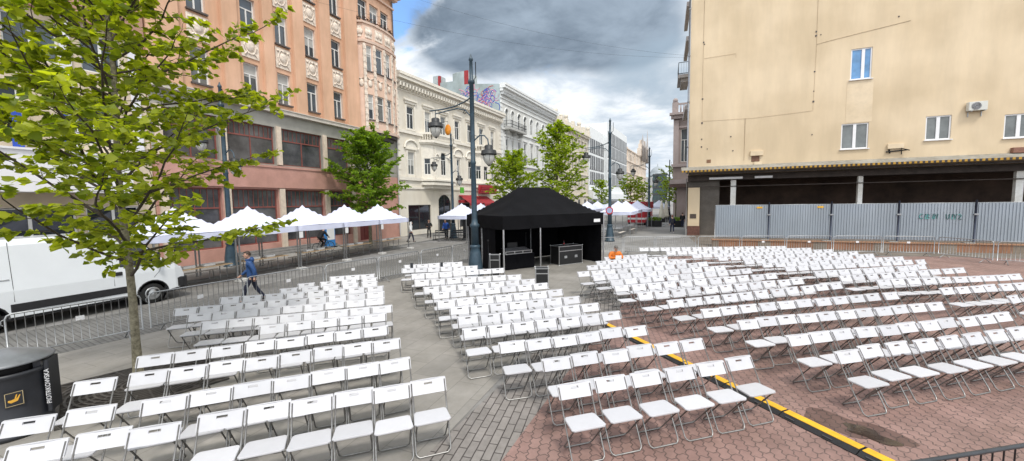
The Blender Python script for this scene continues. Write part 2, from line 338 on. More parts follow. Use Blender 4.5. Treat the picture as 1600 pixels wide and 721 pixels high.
# wet patch with a puddle in it
def blob(cx,cy,rx,ry,rot,n=28,seed=1,am=.22):
    rr=random.Random(seed); ph=[rr.uniform(0,6.28) for _ in range(4)]; out=[]
    for i in range(n):
        t=2*math.pi*i/n; k=1+am*(math.sin(2*t+ph[0])*.5+math.sin(3*t+ph[1])*.35+math.sin(5*t+ph[2])*.25)
        x,y=rx*k*math.cos(t),ry*k*math.sin(t); out.append((cx+x*math.cos(rot)-y*math.sin(rot),cy+x*math.sin(rot)+y*math.cos(rot)))
    return out
M_wet=mat('wet_red_paving',(.040,.028,.022),.06,.25,6,spec=.6,bump=.12,bscale=30); 
M_damp=paving('damp_red_paving',(.200,.115,.098),(.165,.095,.08),(.065,.042,.038),.225,.135,.008,rot=R(80),wave=.032,wavel=.11,rough=.5,stain=.4,stc=.8,bump=.3,vary=.6)
sheet('damp_ground',blob(2.52,6.70,.50,.33,R(-20),seed=4,am=.42),.0165,M_damp)
sheet('puddle_water',blob(2.66,6.55,.27,.16,R(-25),seed=9,am=.45),.0205,M_wet)
# ------------------------------------------------------------------ chairs
def chair_parts():
    seat=MB(); w0,w1=.21,.236
    pts=[(-w1+.03,-.245),(w1-.03,-.245),(w1,-.215),(w0+.008,.05),(w0-.02,.075),(-w0+.02,.075),(-w0-.008,.05),(-w1,-.215)]
    def rg(z,i): return [seat.vert((x*(1-i),(y+.085)*(1-i)-.085,z+(-.012*(y+.085)))) for x,y in pts]
    rs=[rg(.438,.03),rg(.444,0),rg(.458,0),rg(.465,.02)]
    for a,b in zip(rs,rs[1:]):
        for i in range(8): seat.idx([a[i],a[(i+1)%8],b[(i+1)%8],b[i]])
    seat.idx(rs[0][::-1]); seat.idx(rs[-1])
    back=MB(); T=.011; zt,zb=.825,.662
    def bp(x,z,s):   # panel follows the slope of the posts, gently curved
        y=.238+(z-.82)*.565; return (x,y+s*T+.012*(1-(x/.244)**2),z)
    xs=[-.244,-.237,-.058,.058,.237,.244]; zs=[zb,zb+.008,zb+.098,zb+.126,zt-.008,zt]
    for i in range(5):
        for j in range(5):
            if (i in(0,4)) and (j in(0,4)): continue
            if i==2 and j==2:
                x0,x1,z0,z1=xs[2],xs[3],zs[2],zs[3]; c=[(x0,z0),(x1,z0),(x1,z1),(x0,z1)]
                for k in range(4):
                    p,q=c[k],c[(k+1)%4]; back.face([bp(*p,-1),bp(*q,-1),bp(*q,1),bp(*p,1)])
                continue
            for s in(-1,1):
                q=[bp(xs[i],zs[j],s),bp(xs[i+1],zs[j],s),bp(xs[i+1],zs[j+1],s),bp(xs[i],zs[j+1],s)]; back.face(q if s<0 else q[::-1])
    ol=[(xs[1],zb),(xs[4],zb),(xs[5],zs[1]),(xs[5],zs[4]),(xs[4],zt),(xs[1],zt),(xs[0],zs[4]),(xs[0],zs[1])]
    for k in range(8):
        p,q=ol[k],ol[(k+1)%8]; back.face([bp(*p,-1),bp(*p,1),bp(*q,1),bp(*q,-1)])
    for cx,cz,dx,dz in((xs[0],zb,1,1),(xs[5],zb,-1,1),(xs[0],zt,1,-1),(xs[5],zt,-1,-1)):
        for s in(-1,1): back.face([bp(cx+dx*.007,cz,s),bp(cx,cz+dz*.008,s),bp(cx+dx*.007,cz+dz*.008,s)])
    fr=MB(); X=.226; r=.0105
    yb=lambda z:.232+(z-.82)*.565
    P=[(-X,yb(.80),.80),(-X,yb(.45),.45),(-X,yb(.06),.06),(-X+.012,yb(.03)-.002,.03),(-X+.045,yb(.0)-.004,.0115),(X-.045,yb(.0)-.004,.0115),(X-.012,yb(.03)-.002,.03),(X,yb(.06),.06),(X,yb(.45),.45),(X,yb(.80),.80)]
    fr.tube(P,r,6)
    lg=MB(); X2=.203
    ya=lambda z:-.215+(.44-z)*.80
    P=[(-X2,ya(.432),.432),(-X2,ya(.06),.06),(-X2+.012,ya(.03),.03),(-X2+.045,ya(.012),.0115),(X2-.045,ya(.012),.0115),(X2-.012,ya(.03),.03),(X2,ya(.06),.06),(X2,ya(.432),.432)]
    lg.tube(P,r,6); lg.tube([(-X2,ya(.425),.425),(X2,ya(.425),.425)],.007,5)
    for s in(-1,1): lg.box(s*.2115-.012,s*.2115+.012,ya(.25)-.012,ya(.25)+.012,.238,.262)
    return seat,back,fr,lg
cs,cb,cf,cl=chair_parts()
ch_mesh=[('seat',cs.mesh('seat',K['plastic'])),('backrest',cb.mesh('backrest',K['plastic'])),('back_frame',cf.mesh('back_frame',K['chair_metal'])),('leg_frame',cl.mesh('leg_frame',K['chair_metal']))]
ROWS = {
 'A':  [[((-6.33, 1.54), (-5.93, 1.94), 1), ((-6.02, 1.99), (-5.52, 2.28), 1), ((-5.52, 2.22), (-5.16, 2.56), 1), ((-5.1, 2.67), (-2.89, 4.57), 6)], [((-7.19, 1.77), (-6.77, 2.11), 1), ((-6.83, 2.16), (-6.33, 2.47), 1), ((-6.18, 2.64), (-3.81, 4.98), 7)], [((-7.77, 2.59), (-7.44, 2.95), 1), ((-7.38, 3.01), (-4.52, 5.66), 8)], [((-8.12, 3.44), (-5.22, 6.18), 8)], [((-7.76, 5.26), (-5.88, 6.9), 5)], [((-9.22, 5.02), (-6.2, 7.51), 8)], [((-10.18, 5.28), (-6.88, 8.03), 9)], [((-11.1, 5.5), (-7.36, 8.6), 10)], [((-11.21, 6.54), (-7.9, 9.25), 8)], [((-10.62, 7.84), (-8.53, 9.73), 5)], [((-10.76, 8.53), (-8.98, 10.25), 4)], [((-10.68, 9.77), (-9.56, 10.73), 3)]] ,
 'B':  [[((-1.34, 4.8), (1.3, 6.85), 6)], [((-1.78, 5.56), (0.64, 7.45), 6)], [((-2.7, 5.98), (-0.33, 7.86), 6)], [((-3.68, 6.46), (-0.92, 8.73), 7)], [((-4.16, 7.11), (-1.5, 9.28), 7)], [((-4.72, 7.73), (-2.06, 9.79), 7)], [((-5.35, 8.13), (-2.65, 10.43), 7)], [((-5.97, 8.88), (-3.3, 11.09), 7)], [((-6.61, 9.39), (-3.86, 11.57), 7)], [((-7.49, 10.16), (-4.55, 12.14), 7)], [((-8.27, 11.06), (-5.61, 13.13), 7)], [((-9.3, 11.89), (-6.82, 13.34), 6)], [((-9.72, 12.6), (-7.9, 14.06), 5)]] ,
 'C':  [[((2.46, 7.43), (6.28, 10.1), 8)], [((2.0, 8.04), (6.75, 11.22), 11)], [((1.33, 8.75), (5.97, 11.83), 11)], [((0.7, 9.41), (5.55, 12.76), 11)], [((0.02, 9.95), (4.77, 13.74), 11)], [((-0.71, 10.57), (3.94, 14.11), 11)], [((-1.39, 11.24), (3.42, 14.8), 11)], [((-1.6, 12.02), (2.83, 15.61), 11)], [((-2.22, 12.57), (2.06, 16.01), 11)], [((-2.84, 13.09), (1.57, 16.77), 11)], [((-2.77, 14.49), (0.82, 17.18), 9)], [((-2.63, 15.66), (0.11, 17.93), 7)], [((-2.46, 16.92), (-0.78, 18.53), 5)]] ,
 'D':  [[((7.56, 12.85), (8.2, 13.26), 1)], [((6.77, 13.49), (9.37, 15.19), 6)], [((5.79, 14.43), (10.27, 16.75), 10)], [((5.03, 14.81), (9.48, 17.71), 10)], [((4.6, 15.48), (8.75, 18.22), 10)], [((3.94, 16.26), (9.33, 19.63), 12)], [((3.42, 16.92), (9.03, 20.34), 13)], [((2.89, 17.59), (8.38, 21.03), 12)], [((2.06, 18.28), (8.11, 21.83), 13)], [((1.1, 18.83), (7.33, 22.39), 14)], [((0.03, 19.68), (6.65, 22.81), 14)], [((-1.26, 20.73), (5.78, 23.34), 14)]] ,
}
BLK={'A':'left block','B':'middle block','C':'right block','D':'far right block'}
chairs=[]
for key,rows in ROWS.items():
    for ri,segs in enumerate(rows):
        k=0; row=[]
        for p,q,n in segs:
            p,q=Vector(p),Vector(q); d=(q-p)/n; a=math.atan2(d.y,d.x)
            if n<3: a=R(40)
            for i in range(n):
                c=p+d*(i+.5); jr=rnd.gauss(0,.02); aj=a+rnd.gauss(0,.02)
                nv=Vector((-math.sin(a),math.cos(a))); c=c-nv*(.238+jr); c+=d*rnd.uniform(-.012,.012)
                row.append((c.x,c.y,aj))
        for k,(x,y,aj) in enumerate(row): chairs.append((math.hypot(x,y),x,y,aj,key,ri,k,len(row)))
chairs.sort(key=lambda t:t[0])
def chair_label(key,ri,k,n):
    if k==n-1: pos='last on the right'
    elif k==0: pos='first on the left'
    elif k==n-2: pos='second from the right'
    elif k<8 or k<n/2: pos=ORD[k+1]+' from the left'
    else: pos=ORD[n-k]+' from the right'
    return 'white folding chair %s in the %s row of the %s'%(pos,'front' if ri==0 else ORD[ri+1],BLK[key])
NIND=300
for i,(dd,x,y,aj,key,ri,k,n) in enumerate(chairs[:NIND]):
    t=thing('folding_chair',chair_label(key,ri,k,n),'chair',(x,y,.0135),aj,'white folding chairs set out in rows')
    for nm,me in ch_mesh:
        o=bpy.data.objects.new(nm,me); col.objects.link(o); o.parent=t
far=MB()
for dd,x,y,aj,key,ri,k,n in chairs[NIND:]:
    Mx=Matrix.Translation((x,y,.0135))@Matrix.Rotation(aj,4,'Z')
    for src,mi in((cs,0),(cb,0),(cf,1),(cl,1)):
        b0=len(far.v); far.v+=[Mx@v for v in src.v]
        for f,sm_ in zip(src.f,src.sm): far.f.append([j+b0 for j in f]); far.mi.append(mi); far.sm.append(sm_)
o=far.build('far_folding_chairs',[K['plastic'],K['chair_metal']]); o['kind']='stuff'; o['label']='rows of white folding chairs farthest back in the square'

# ------------------------------------------------------------------ crowd barriers
def barrier_meshes(w):
    f=MB(); r=.019; H=1.08; b=.10
    P=[(0,0,.16),(0,0,H-b),(b*.3,0,H-b*.3),(b,0,H),(w-b,0,H),(w-b*.3,0,H-b*.3),(w,0,H-b),(w,0,.16)]
    f.tube(P,r,7); f.tube([(0,0,.20),(w,0,.20)],r*.8,6)
    bars=MB(); n=int(w/.125)
    for i in range(1,n): bars.tube([(w*i/n,0,.20),(w*i/n,0,H-.004)],.0068,5)
    feet=[]
    for x in(.28,w-.28):
        m=MB(); m.tube([(x,-.30,.015),(x,-.22,.05),(x,0,.20),(x,.22,.05),(x,.30,.015)],.016,6); feet.append(m)
    hk=MB(); hk.tube([(-.03,0,.85),(-.055,0,.87),(-.055,0,.95),(-.03,0,.97),(0,0,.97)],.008,5)
    return f,bars,feet,hk
_bc={}
def barrier(p,q,label,group,m=K['galv'],tagsign=False,name='crowd_barrier'):
    p,q=Vector(p),Vector(q); w=round((q-p).length,1); w=max(.8,w)
    key=(w,m.name)
    if key not in _bc:
        f,b,ft,hk=barrier_meshes(w); _bc[key]=[('frame',f.mesh('frame',m)),('bars',b.mesh('bars',m)),('foot',ft[0].mesh('foot',m)),('foot',ft[1].mesh('foot',m)),('hook',hk.mesh('hook',m))]
    t=thing(name,label,'barrier',(p.x,p.y,.012),math.atan2(q.y-p.y,q.x-p.x),group)
    for nm,me in _bc[key]:
        o=bpy.data.objects.new(nm,me); col.objects.link(o); o.parent=t
    if tagsign:
        s=MB(); s.box(w*.5-.07,w*.5+.07,-.014,-.008,.70,.80); s.build('number_plate',K['white_mark'],t)
    return t
GB='steel crowd barriers along the street'
LB=[(-13.3,1.15),(-12.93,3.35),(-12.42,5.55),(-12.08,7.85),(-11.62,10.42),(-11.12,12.66),(-10.62,14.96),(-10.25,17.2),(-10.0,19.4),(-9.4,21.6)]
LT=['steel crowd barrier leaving the left edge of the photo behind the bin','steel crowd barrier in front of the white van, left of the young tree','steel crowd barrier just right of the young tree, by the van wheel','steel crowd barrier behind the left chair block under the man in blue','steel crowd barrier right of the man in the blue jacket','steel crowd barrier before the third white tent','steel crowd barrier before the right end of the white tents','steel crowd barrier left of the tall blue lamp post','steel crowd barrier behind the tall blue lamp post','steel crowd barrier left of the black tent, farthest of the street line']
for i in range(len(LB)-1):
    p,q=Vector(LB[i]),Vector(LB[i+1]); d=(q-p).normalized()
    barrier(p+d*.05,q-d*.06,LT[i],GB,tagsign=True)
GR='steel crowd barriers in front of the grey hoarding'
RB=[(-4.5,22.6),(-2.35,23.9),(-.55,24.55),(1.80,25.25),(4.15,25.85),(6.5,26.4),(8.85,26.9),(11.2,27.3),(13.5,27.45)]
RT=['steel crowd barrier at the right side of the black tent','steel crowd barrier behind the seated person in orange','steel crowd barrier left of the two walkers in dark clothes','steel crowd barrier at the corner pier of the tan building','steel crowd barrier before the first grey hoarding panel','steel crowd barrier before the second grey hoarding panel','steel crowd barrier before the third grey hoarding panel','steel crowd barrier before the panel with teal graffiti']
for i in range(len(RB)-1):
    p,q=Vector(RB[i]),Vector(RB[i+1]); d=(q-p).normalized()
    barrier(p+d*.05,q-d*.06,RT[i],GR,tagsign=i>3)
barrier((13.55,27.3),(14.5,25.35),'steel crowd barrier turned toward the chairs near the right edge',GR)
barrier((14.6,25.2),(16.6,24.5),'steel crowd barrier at the right edge, low before the hoarding',GR)
barrier((2.06-1.15,4.11-.70),(3.6,5.05),'dark painted steel barrier at the bottom right corner of the photo',None,K['dark_paint'],name='dark_barrier')

# ------------------------------------------------------------------ cable ramps
a,b=Vector((-1.62,10.33)),Vector((3.75,4.60)); L_=(b-a).length; nseg=8; d=(b-a)/nseg; ang=math.atan2(d.y,d.x); w=d.length
base=MB(); base.M=None
prof=[(-.15,0),(-.15,.012),(-.075,.05),(.075,.05),(.15,.012),(.15,0)]
A=[base.vert((0,y,z)) for y,z in prof]; B=[base.vert((w-.012,y,z)) for y,z in prof]
for i in range(6): base.idx([A[i],B[i],B[(i+1)%6],A[(i+1)%6]])
base.idx(A); base.idx(B[::-1])
lid=MB(); lid.cbox(.01,w-.022,-.062,.075,.0505,.058,.006)
lidk=MB()
for i in range(2): lidk.box(.08+i*(w*.5),.20+i*(w*.5),-.135,-.10,.026,.034)
mb_,ml_,mk_=base.mesh('base',K['rubber']),lid.mesh('lid',K['yellow']),lidk.mesh('handle_slot',K['dark_paint'])
RL=['nearest the centre of the square beside the middle block','beside the fourth row of the middle block','beside the third row of the middle block','between the middle and right blocks at the second row','behind the right end of the front row','at the right end of the middle block front row','left of the puddle','running out of the bottom edge of the photo']
for i in range(nseg):
    p=a+d*i
    t=thing('cable_ramp','yellow topped cable ramp piece '+RL[i],'cable ramp',(p.x,p.y,.0135),ang,'black and yellow cable ramp pieces in one line')
    for me in(mb_,ml_,mk_):
        o=bpy.data.objects.new(me.name.split('.')[0],me); col.objects.link(o); o.parent=t
# ------------------------------------------------------------------ buildings on the left side of the street
K['frame_w']=mat('white_window_frame',(.72,.72,.70),.45,.04,4)
K['frame_r']=mat('dark_red_frame',(.24,.075,.06),.5,.15,4)
K['frame_d']=mat('dark_window_frame',(.06,.05,.045),.5,.2,4)
K['glass_shop']=mat('shop_window_glass',(.085,.085,.088),.10,.75,.55,c2=(.018,.020,.024))
K['dark_in']=mat('dark_interior',(.012,.011,.012),.9,.3,1)
GL=['glass','glass2','glass3']
def window(par,x0,x1,z0,z1,y=.11,st='cross',fm='frame_w',gm=None,M=None,b=.075,arch=False):
    f=MB(); f.M=M; e=.06
    f.box(x0,x0+b,y,y+e,z0,z1); f.box(x1-b,x1,y,y+e,z0,z1); f.box(x0+b,x1-b,y+.002,y+e,z0,z0+b); f.box(x0+b,x1-b,y+.002,y+e,z1-b,z1)
    cx=(x0+x1)/2; zt=z0+(z1-z0)*.66
    if st=='cross':
        f.box(cx-b*.55,cx+b*.55,y-.006,y+e-.004,z0+b,zt); f.box(x0+b,x1-b,y-.003,y+e-.002,zt,zt+b*.9)
    elif st=='two': f.box(cx-b*.7,cx+b*.7,y-.006,y+e-.004,z0+b,z1-b)
    elif st=='sash':
        f.box(cx-b*.5,cx+b*.5,y-.006,y+e-.004,z0+b,z1-b); f.box(x0+b,x1-b,y-.003,y+e-.002,zt,zt+b*.8)
    elif st=='top': f.box(x0+b,x1-b,y-.003,y+e-.002,zt,zt+b*.9)
    elif st=='shop':
        n=max(1,round((x1-x0)/1.7))
        for i in range(1,n):
            q=x0+(x1-x0)*i/n; f.box(q-.03,q+.03,y-.004,y+e-.004,z0+b,zt)
        f.box(x0+b,x1-b,y-.003,y+e-.002,zt,zt+.08)
        n=max(3,round((x1-x0)/.32))
        for i in range(1,n):
            q=x0+(x1-x0)*i/n; f.box(q-.014,q+.014,y,y+e-.006,zt+.08,z1-b)
    if arch:
        w=(x1-x0)/2; k=7
        for s in(-1,1):
            pts=[(cx+s*w,z1),(cx+s*w,z1-w)]+[(cx+s*w*math.cos(t*math.pi/2/k),z1-w+w*math.sin(t*math.pi/2/k)) for t in range(1,k+1)]
            f.face([(px,y-.02,pz) for px,pz in pts],1)
    o=f.build('window',[K[fm],K.get('arch_fill',K[fm])],par)
    p=MB(); p.M=M; p.face([(x0+b*.5,y+.035,z0+b*.5),(x1-b*.5,y+.035,z0+b*.5),(x1-b*.5,y+.035,z1-b*.5),(x0+b*.5,y+.035,z1-b*.5)])
    p.build('pane',K[gm or rnd.choice(GL)],o)
    if gm is None and rnd.random()<.45 and st!='shop':   # a drawn blind or curtain behind part of the window
        h=rnd.uniform(.25,.6)*(z1-z0); c=MB(); c.M=M; c.face([(x0+b,y+.031,z1-b-h),(x1-b,y+.031,z1-b-h),(x1-b,y+.031,z1-b),(x0+b,y+.031,z1-b)]); c.build('blind',K['paper2'],o)
    return o
K['paper2']=mat('pale_blind',(.42,.42,.40),.7,.08,3)
def shell(mb,x0,x1,z1,dep,m=0,mr=0,back=True):
    mb.face([(x0,0,0),(x0,0,z1),(x0,dep,z1),(x0,dep,0)],m); mb.face([(x1,0,0),(x1,dep,0),(x1,dep,z1),(x1,0,z1)],m)
    mb.face([(x0,0,z1),(x1,0,z1),(x1,dep,z1),(x0,dep,z1)],mr); mb.face([(x0,dep,0),(x0,dep,z1),(x1,dep,z1),(x1,dep,0)],m)
QX,QY=-24.3,31.0
M_roof=mat('grey_roof_sheet',(.22,.23,.24),.6,.15,1.5)
# ---- apricot tenement
pk_w=mat('apricot_plaster',(.72,.45,.305),.85,.09,1.6,bump=.12,stain=.14,streak=True)
pk_l=mat('pale_pink_stucco',(.76,.55,.44),.85,.08,1.8,bump=.15,stain=.1)
pk_o=mat('cream_relief_stucco',(.76,.66,.56),.85,.22,7,bump=.8,bscale=9)
pk_g=mat('grey_render',(.36,.35,.315),.85,.12,1.2,bump=.1,stain=.15)
pk_b=mat('dusty_pink_band',(.54,.30,.25),.8,.1,1.5,stain=.12)
sill_m=mat('dark_sill',(.10,.085,.08),.6,.2,5)
T=thing('tenement_house','tall apricot tenement with relief panels, round bay and pink shop front','building',(QX,QY,.09),R(90))
X0=-19.4; cols=[(-17.35,-16.4),(-14.45,-13.5),(-12.2,-11.27),(-9.9,-8.98),(-7.5,-6.58)]; fl=[(10.1,12.15),(14.05,16.1),(18.0,20.05)]
shops=[(-18.9,-16.2),(-15.75,-12.65),(-12.15,-8.85),(-8.42,-6.2)]
up=[(a,b,c,d) for a,b in cols for c,d in fl]+[(-4.45,-3.35,19.0,20.75),(-3.05,-1.95,19.0,20.75),(-1.65,-.6,19.0,20.75)]
w=MB()
w.wall(X0,0,9.35,22.2,up,0,.30,0,1); w.wall(X0,0,5.75,9.35,[(a,b,5.95,8.45) for a,b in shops],0,.32,2); w.wall(X0,0,0,5.75,[(a,b,.75,4.3) for a,b in shops]+[(-5.3,-3.9,.1,3.4)],0,.35,3)
shell(w,X0,0,22.2,12,0,4)
w.build('wall',[pk_w,pk_l,pk_g,pk_b,M_roof],T)
pil=MB()
for a,b in((-19.35,-17.9),(-15.7,-14.8),(-13.2,-12.5),(-11.0,-10.15),(-8.72,-7.75),(-6.3,-4.95)): pil.box(a,b,-.26,-.003,9.62,22.2)
pil.split('pilaster',pk_w,T)
rel=MB(); rr=random.Random(3)
for a,b in cols:
    for c in(12.45,16.4):
        x0,x1,z0,z1=a-.08,b+.08,c,c+1.35
        rel.box(x0,x1,-.06,-.004,z0,z1); cx,cz=(x0+x1)/2,(z0+z1)/2
        # cartouche: shield with scrolls
        rel.ball((cx,-.06,cz+.05),.28,10,6,0,(1,.35,1.25)); 
        rel.tube([(cx+.36*math.cos(t*.5236),-.075,cz+.05+.50*math.sin(t*.5236)) for t in range(12)],.045,5,0,True)
        for s in(-1,1):
            rel.tube([(cx+s*(.15+.06*k),-.08,cz-.42+.10*math.sin(k*1.3)) for k in range(5)],.05,5); rel.ball((cx+s*.38,-.06,z1-.22),.10,8,5)
            rel.tube([(cx+s*.10,-.08,z1-.12),(cx+s*.28,-.09,z1-.30),(cx+s*.40,-.08,cz)],.035,5)
        rel.ball((cx,-.07,z1-.20),.11,8,5)
rel.split('relief_panel',pk_o,T)
for a,b,c,d in up:
    window(T,a,b,c,d,.17,'cross'); 
sl=MB()
for a,b in cols:
    for c,d in fl: sl.box(a-.06,b+.06,-.16,.16,c-.10,c-.005)
sl.split('sill',sill_m,T)
led=MB(); led.box(X0,0,-.34,-.003,9.36,9.60); led.box(X0,0,-.40,-.003,9.60,9.66); led.build('ledge',mat('pale_ledge',(.58,.53,.47),.8,.1,3),T)
for a,b in shops:
    window(T,a,b,5.95,8.45,.2,'shop','frame_r','glass_shop'); window(T,a,b,.75,4.3,.22,'shop','frame_r','glass_shop')
dm=MB(); dm.box(-5.25,-4.62,.2,.26,.1,3.35); dm.box(-4.58,-3.95,.2,.26,.1,3.35); dm.split('door',mat('dark_red_door',(.16,.03,.025),.5,.2,3),T)
cw=MB()
for a in(-19.25,-16.1,-12.58,-8.80,-6.12): cw.box(a,a+.33,-.12,-.003,5.95,8.5); cw.box(a-.02,a+.36,-.14,-.003,.0,4.35)
cw.split('shop_column',mat('cream_columns',(.66,.55,.44),.7,.12,4),T)
bnd=MB(); bnd.box(X0,-5.6,-.16,-.003,4.40,5.72); bnd.box(X0,-5.6,-.22,-.003,5.72,5.86); bnd.build('shop_band',pk_b,T)
stp=MB()
for i in range(3): stp.box(-16.2,-8.4,-.9+.3*i,-.02,.0+.13*i,.13+.13*i)
stp.build('steps',mat('dark_steps',(.24,.23,.22),.8,.2,3),T)
# round bay
bay=MB(); bx,bR=-2.55,2.3; NB=6
arc=[(bx-bR*math.cos(math.pi*i/NB),-.95*math.sin(math.pi*i/NB)**.8) for i in range(NB+1)]
rib=MB(); bsl=MB()
for i in range(NB):
    (ax,ay),(bx2,by)=arc[i],arc[i+1]; L_=math.hypot(bx2-ax,by-ay); Mx=Matrix.Translation((ax,ay,0))@Matrix.Rotation(math.atan2(by-ay,bx2-ax),4,'Z')
    bay.M=Mx; rib.M=Mx; bsl.M=Mx
    hs=[(.20,L_-.20,c,d) for c,d in((10.5,12.6),(14.55,16.65))] if L_>.75 else []
    bay.wall(0,L_,9.62,18.45,hs,0,.2,0)
    for h in hs:
        window(T,*h,y=.10,st='top' if i in(1,2) else 'cross',M=Mx); bsl.box(h[0]-.05,h[1]+.05,-.10,.1,h[2]-.09,h[2]-.003)
    rib.box(-.11,.11,-.08,.05,9.7,16.75)
    for k in range(13): rib.box(-.14,.14,-.11,-.06,9.8+k*.54,10.07+k*.54)
    rib.box(.16,L_-.16,-.05,-.004,17.25,18.15); 
    for q in(.35,.65): rib.ball((L_*q,-.05,17.7),.20,8,5,0,(1,.5,1.3))
    for z in(13.2,): rib.ball((L_*.5,-.02,z+.3),.22,8,5,0,(1,.4,1.5)); rib.tube([(L_*.5-.3,-.03,z+.75),(L_*.5,-.05,z+.6),(L_*.5+.3,-.03,z+.75)],.05,5)
bay.M=None; rib.M=None; bsl.M=None
bay.face([(x,y,18.45) for x,y in arc]); bay.face([(x,y,9.62) for x,y in arc][::-1])
bay.build('bay',pk_l,T); rib.build('bay_stucco',pk_o,T); bsl.split('bay_sill',sill_m,T)
for z0,z1,o_ in((9.2,9.66,.16),(16.85,17.08,.12),(18.3,18.5,.10)):
    pass
rg=MB()
for z0,z1,k in((9.45,9.68,1.10),(16.85,17.05,1.07),(18.40,18.56,1.07)): rg.prism([(bx+(x-bx)*k,y*k-.02) for x,y in arc],z0,z1)
rg.split('bay_moulding',mat('pale_moulding',(.62,.47,.38),.8,.1,4),T)
un=MB()
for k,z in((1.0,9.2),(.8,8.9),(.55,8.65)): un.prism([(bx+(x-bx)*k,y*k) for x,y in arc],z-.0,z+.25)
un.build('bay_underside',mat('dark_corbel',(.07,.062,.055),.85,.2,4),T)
fb=MB(); fr_=random.Random(9)
for k in range(260):
    t=fr_.random(); i=min(NB-1,int(t*NB)); f_=t*NB-i; x=arc[i][0]*(1-f_)+arc[i+1][0]*f_; y=arc[i][1]*(1-f_)+arc[i+1][1]*f_
    c=Vector((bx+(x-bx)*.97,y*.97,18.6+fr_.random()*.38)); a_=Vector((fr_.gauss(0,1),fr_.gauss(0,1),fr_.gauss(0,1))).normalized()*.13; b_=a_.orthogonal().normalized()*.07
    fb.face([c-a_,c+b_,c+a_,c-b_])
fb.build('balcony_flowers',leaf_mat('dark_flowers',(.10,.015,.015),(.03,.05,.015),.2),T)
cor=MB(); cor.box(X0,.25,-.5,-.003,22.2,22.45); cor.box(X0,.45,-.75,-.003,22.45,22.75); cor.box(X0,.1,-.18,-.004,21.45,21.6)
ga=[(-5.6,22.75),(.4,22.75),(-2.6,24.6)]
A=[cor.vert((x,-.55,z)) for x,z in ga]; B=[cor.vert((x,.2,z)) for x,z in ga]; cor.idx(A); cor.idx(B[::-1])
for i in range(3): cor.idx([A[i],B[i],B[(i+1)%3],A[(i+1)%3]])
cor.build('cornice',pk_l,T)
pp=MB(); pp.tube([(-.12,-.12,.1),(-.12,-.12,22.2)],.06,8); pp.build('drainpipe',mat('zinc_pipe',(.30,.30,.30),.5,.1,5,metal=.4),T)

# ---- low shop building at far left
ol_w=mat('beige_plaster',(.66,.56,.43),.85,.1,1.3,stain=.2)
T=thing('shop_building','low beige shop building with a broad white fascia behind the young tree','building',(QX,QY,.09),R(90))
w=MB(); uw=[(-30.2,-27.6,9.4,11.1),(-27.2,-24.4,9.4,11.1),(-23.9,-22.35,9.4,11.1),(-21.7,-20.3,9.4,11.1)]; lw=[(-22.0,-20.1,.5,3.3),(-25.0,-22.3,.5,3.3),(-28.3,-25.3,.5,3.3),(-32,-28.6,.5,3.3)]
mw=[(-25.4,-23.6,5.9,8.2),(-29.6,-26.0,5.9,8.2),(-22.0,-20.8,6.1,8.2)]
w.wall(-40,-19.45,0,11.5,uw+lw+mw,0,.25,0); shell(w,-40,-19.45,13.2,12,0,1); w.build('wall',[ol_w,M_roof],T)
fa=MB(); fa.box(-40,-19.46,-.25,-.003,11.5,13.2); fa.build('top_fascia',mat('red_brown_fascia',(.42,.24,.18),.8,.15,2),T)
wf=MB(); wf.box(-40,-20.9,-1.5,-.003,3.9,5.5); wf.box(-40,-20.9,-1.58,-.003,5.5,5.58); wf.build('white_fascia',mat('white_fascia_panel',(.74,.73,.74),.55,.04,1),T)
for h in uw: window(T,*h,y=.1,st='two')
for h in lw: window(T,*h,y=.1,st='two',gm='glass')
for h in mw: window(T,*h,y=.1,st='two',gm='glass')
bn=MB(); bn.box(-24.0,-23.7,-.35,-.28,5.7,7.3); bn.box(-22.55,-22.40,-.35,-.28,5.7,7.6); bn.split('blue_banner',mat('blue_banner_cloth',(.02,.07,.42),.6,.1,2),T)
cl_=MB()
for a in(-19.9,-22.2,-25.3): cl_.box(a-.16,a+.16,-.12,-.003,5.6,11.45)
cl_.split('white_column',K['white_cloth_far'],T)

# ---- beige palace with oriels
K['arch_fill']=bg_w=mat('cream_stucco',(.76,.715,.63),.82,.05,1.8,bump=.12,stain=.10,streak=True)
bg_o=mat('cream_ornament',(.78,.735,.65),.82,.08,5,bump=.3,bscale=12)
T=thing('stucco_house','two storey cream stucco house with oriels and a bracketed cornice beside the apricot tenement','building',(QX,QY,.05),R(84.5))
RZ=R(84.5)
uws=[(1.5,2.55),(4.25,5.2),(6.9,7.95),(9.6,10.6),(12.3,13.3),(15.05,16.1),(18.0,18.95)]
lws=[(1.45,2.45),(9.85,10.5),(12.3,13.2),(18.0,18.9)]
oriels=[(3.55,8.75,.9),(14.0,17.3,.6)]
gr=[(1.3,4.85,.5,3.1),(6.2,8.6,.05,4.2),(10.2,12.6,.3,3.2),(13.2,16.2,.3,3.2),(17,20,.3,3.2)]
w=MB(); w.wall(0,21,0,15.0,[(a,b,10.8,13.0) for a,b in uws]+[(a,b,6.2,8.45) for a,b in lws]+gr,0,.22,0); shell(w,0,21,15.6,13,0,1)
w.build('wall',[bg_w,M_roof],T)
for a,b in uws: window(T,a,b,10.8,13.0,.1,'cross',b=.07)
for a,b in lws: window(T,a,b,6.2,8.45,.1,'cross',b=.07)
for h in gr: window(T,*h,y=.14,st='two',fm='frame_d',gm='glass',arch=(h[0]==6.2))
tr=MB()
for z0,z1,o_ in((4.75,4.95,.10),(5.6,5.95,.16),(10.25,10.55,.18),(14.35,14.5,.10)):
    tr.box(0,21,-o_,-.003,z0,z1)
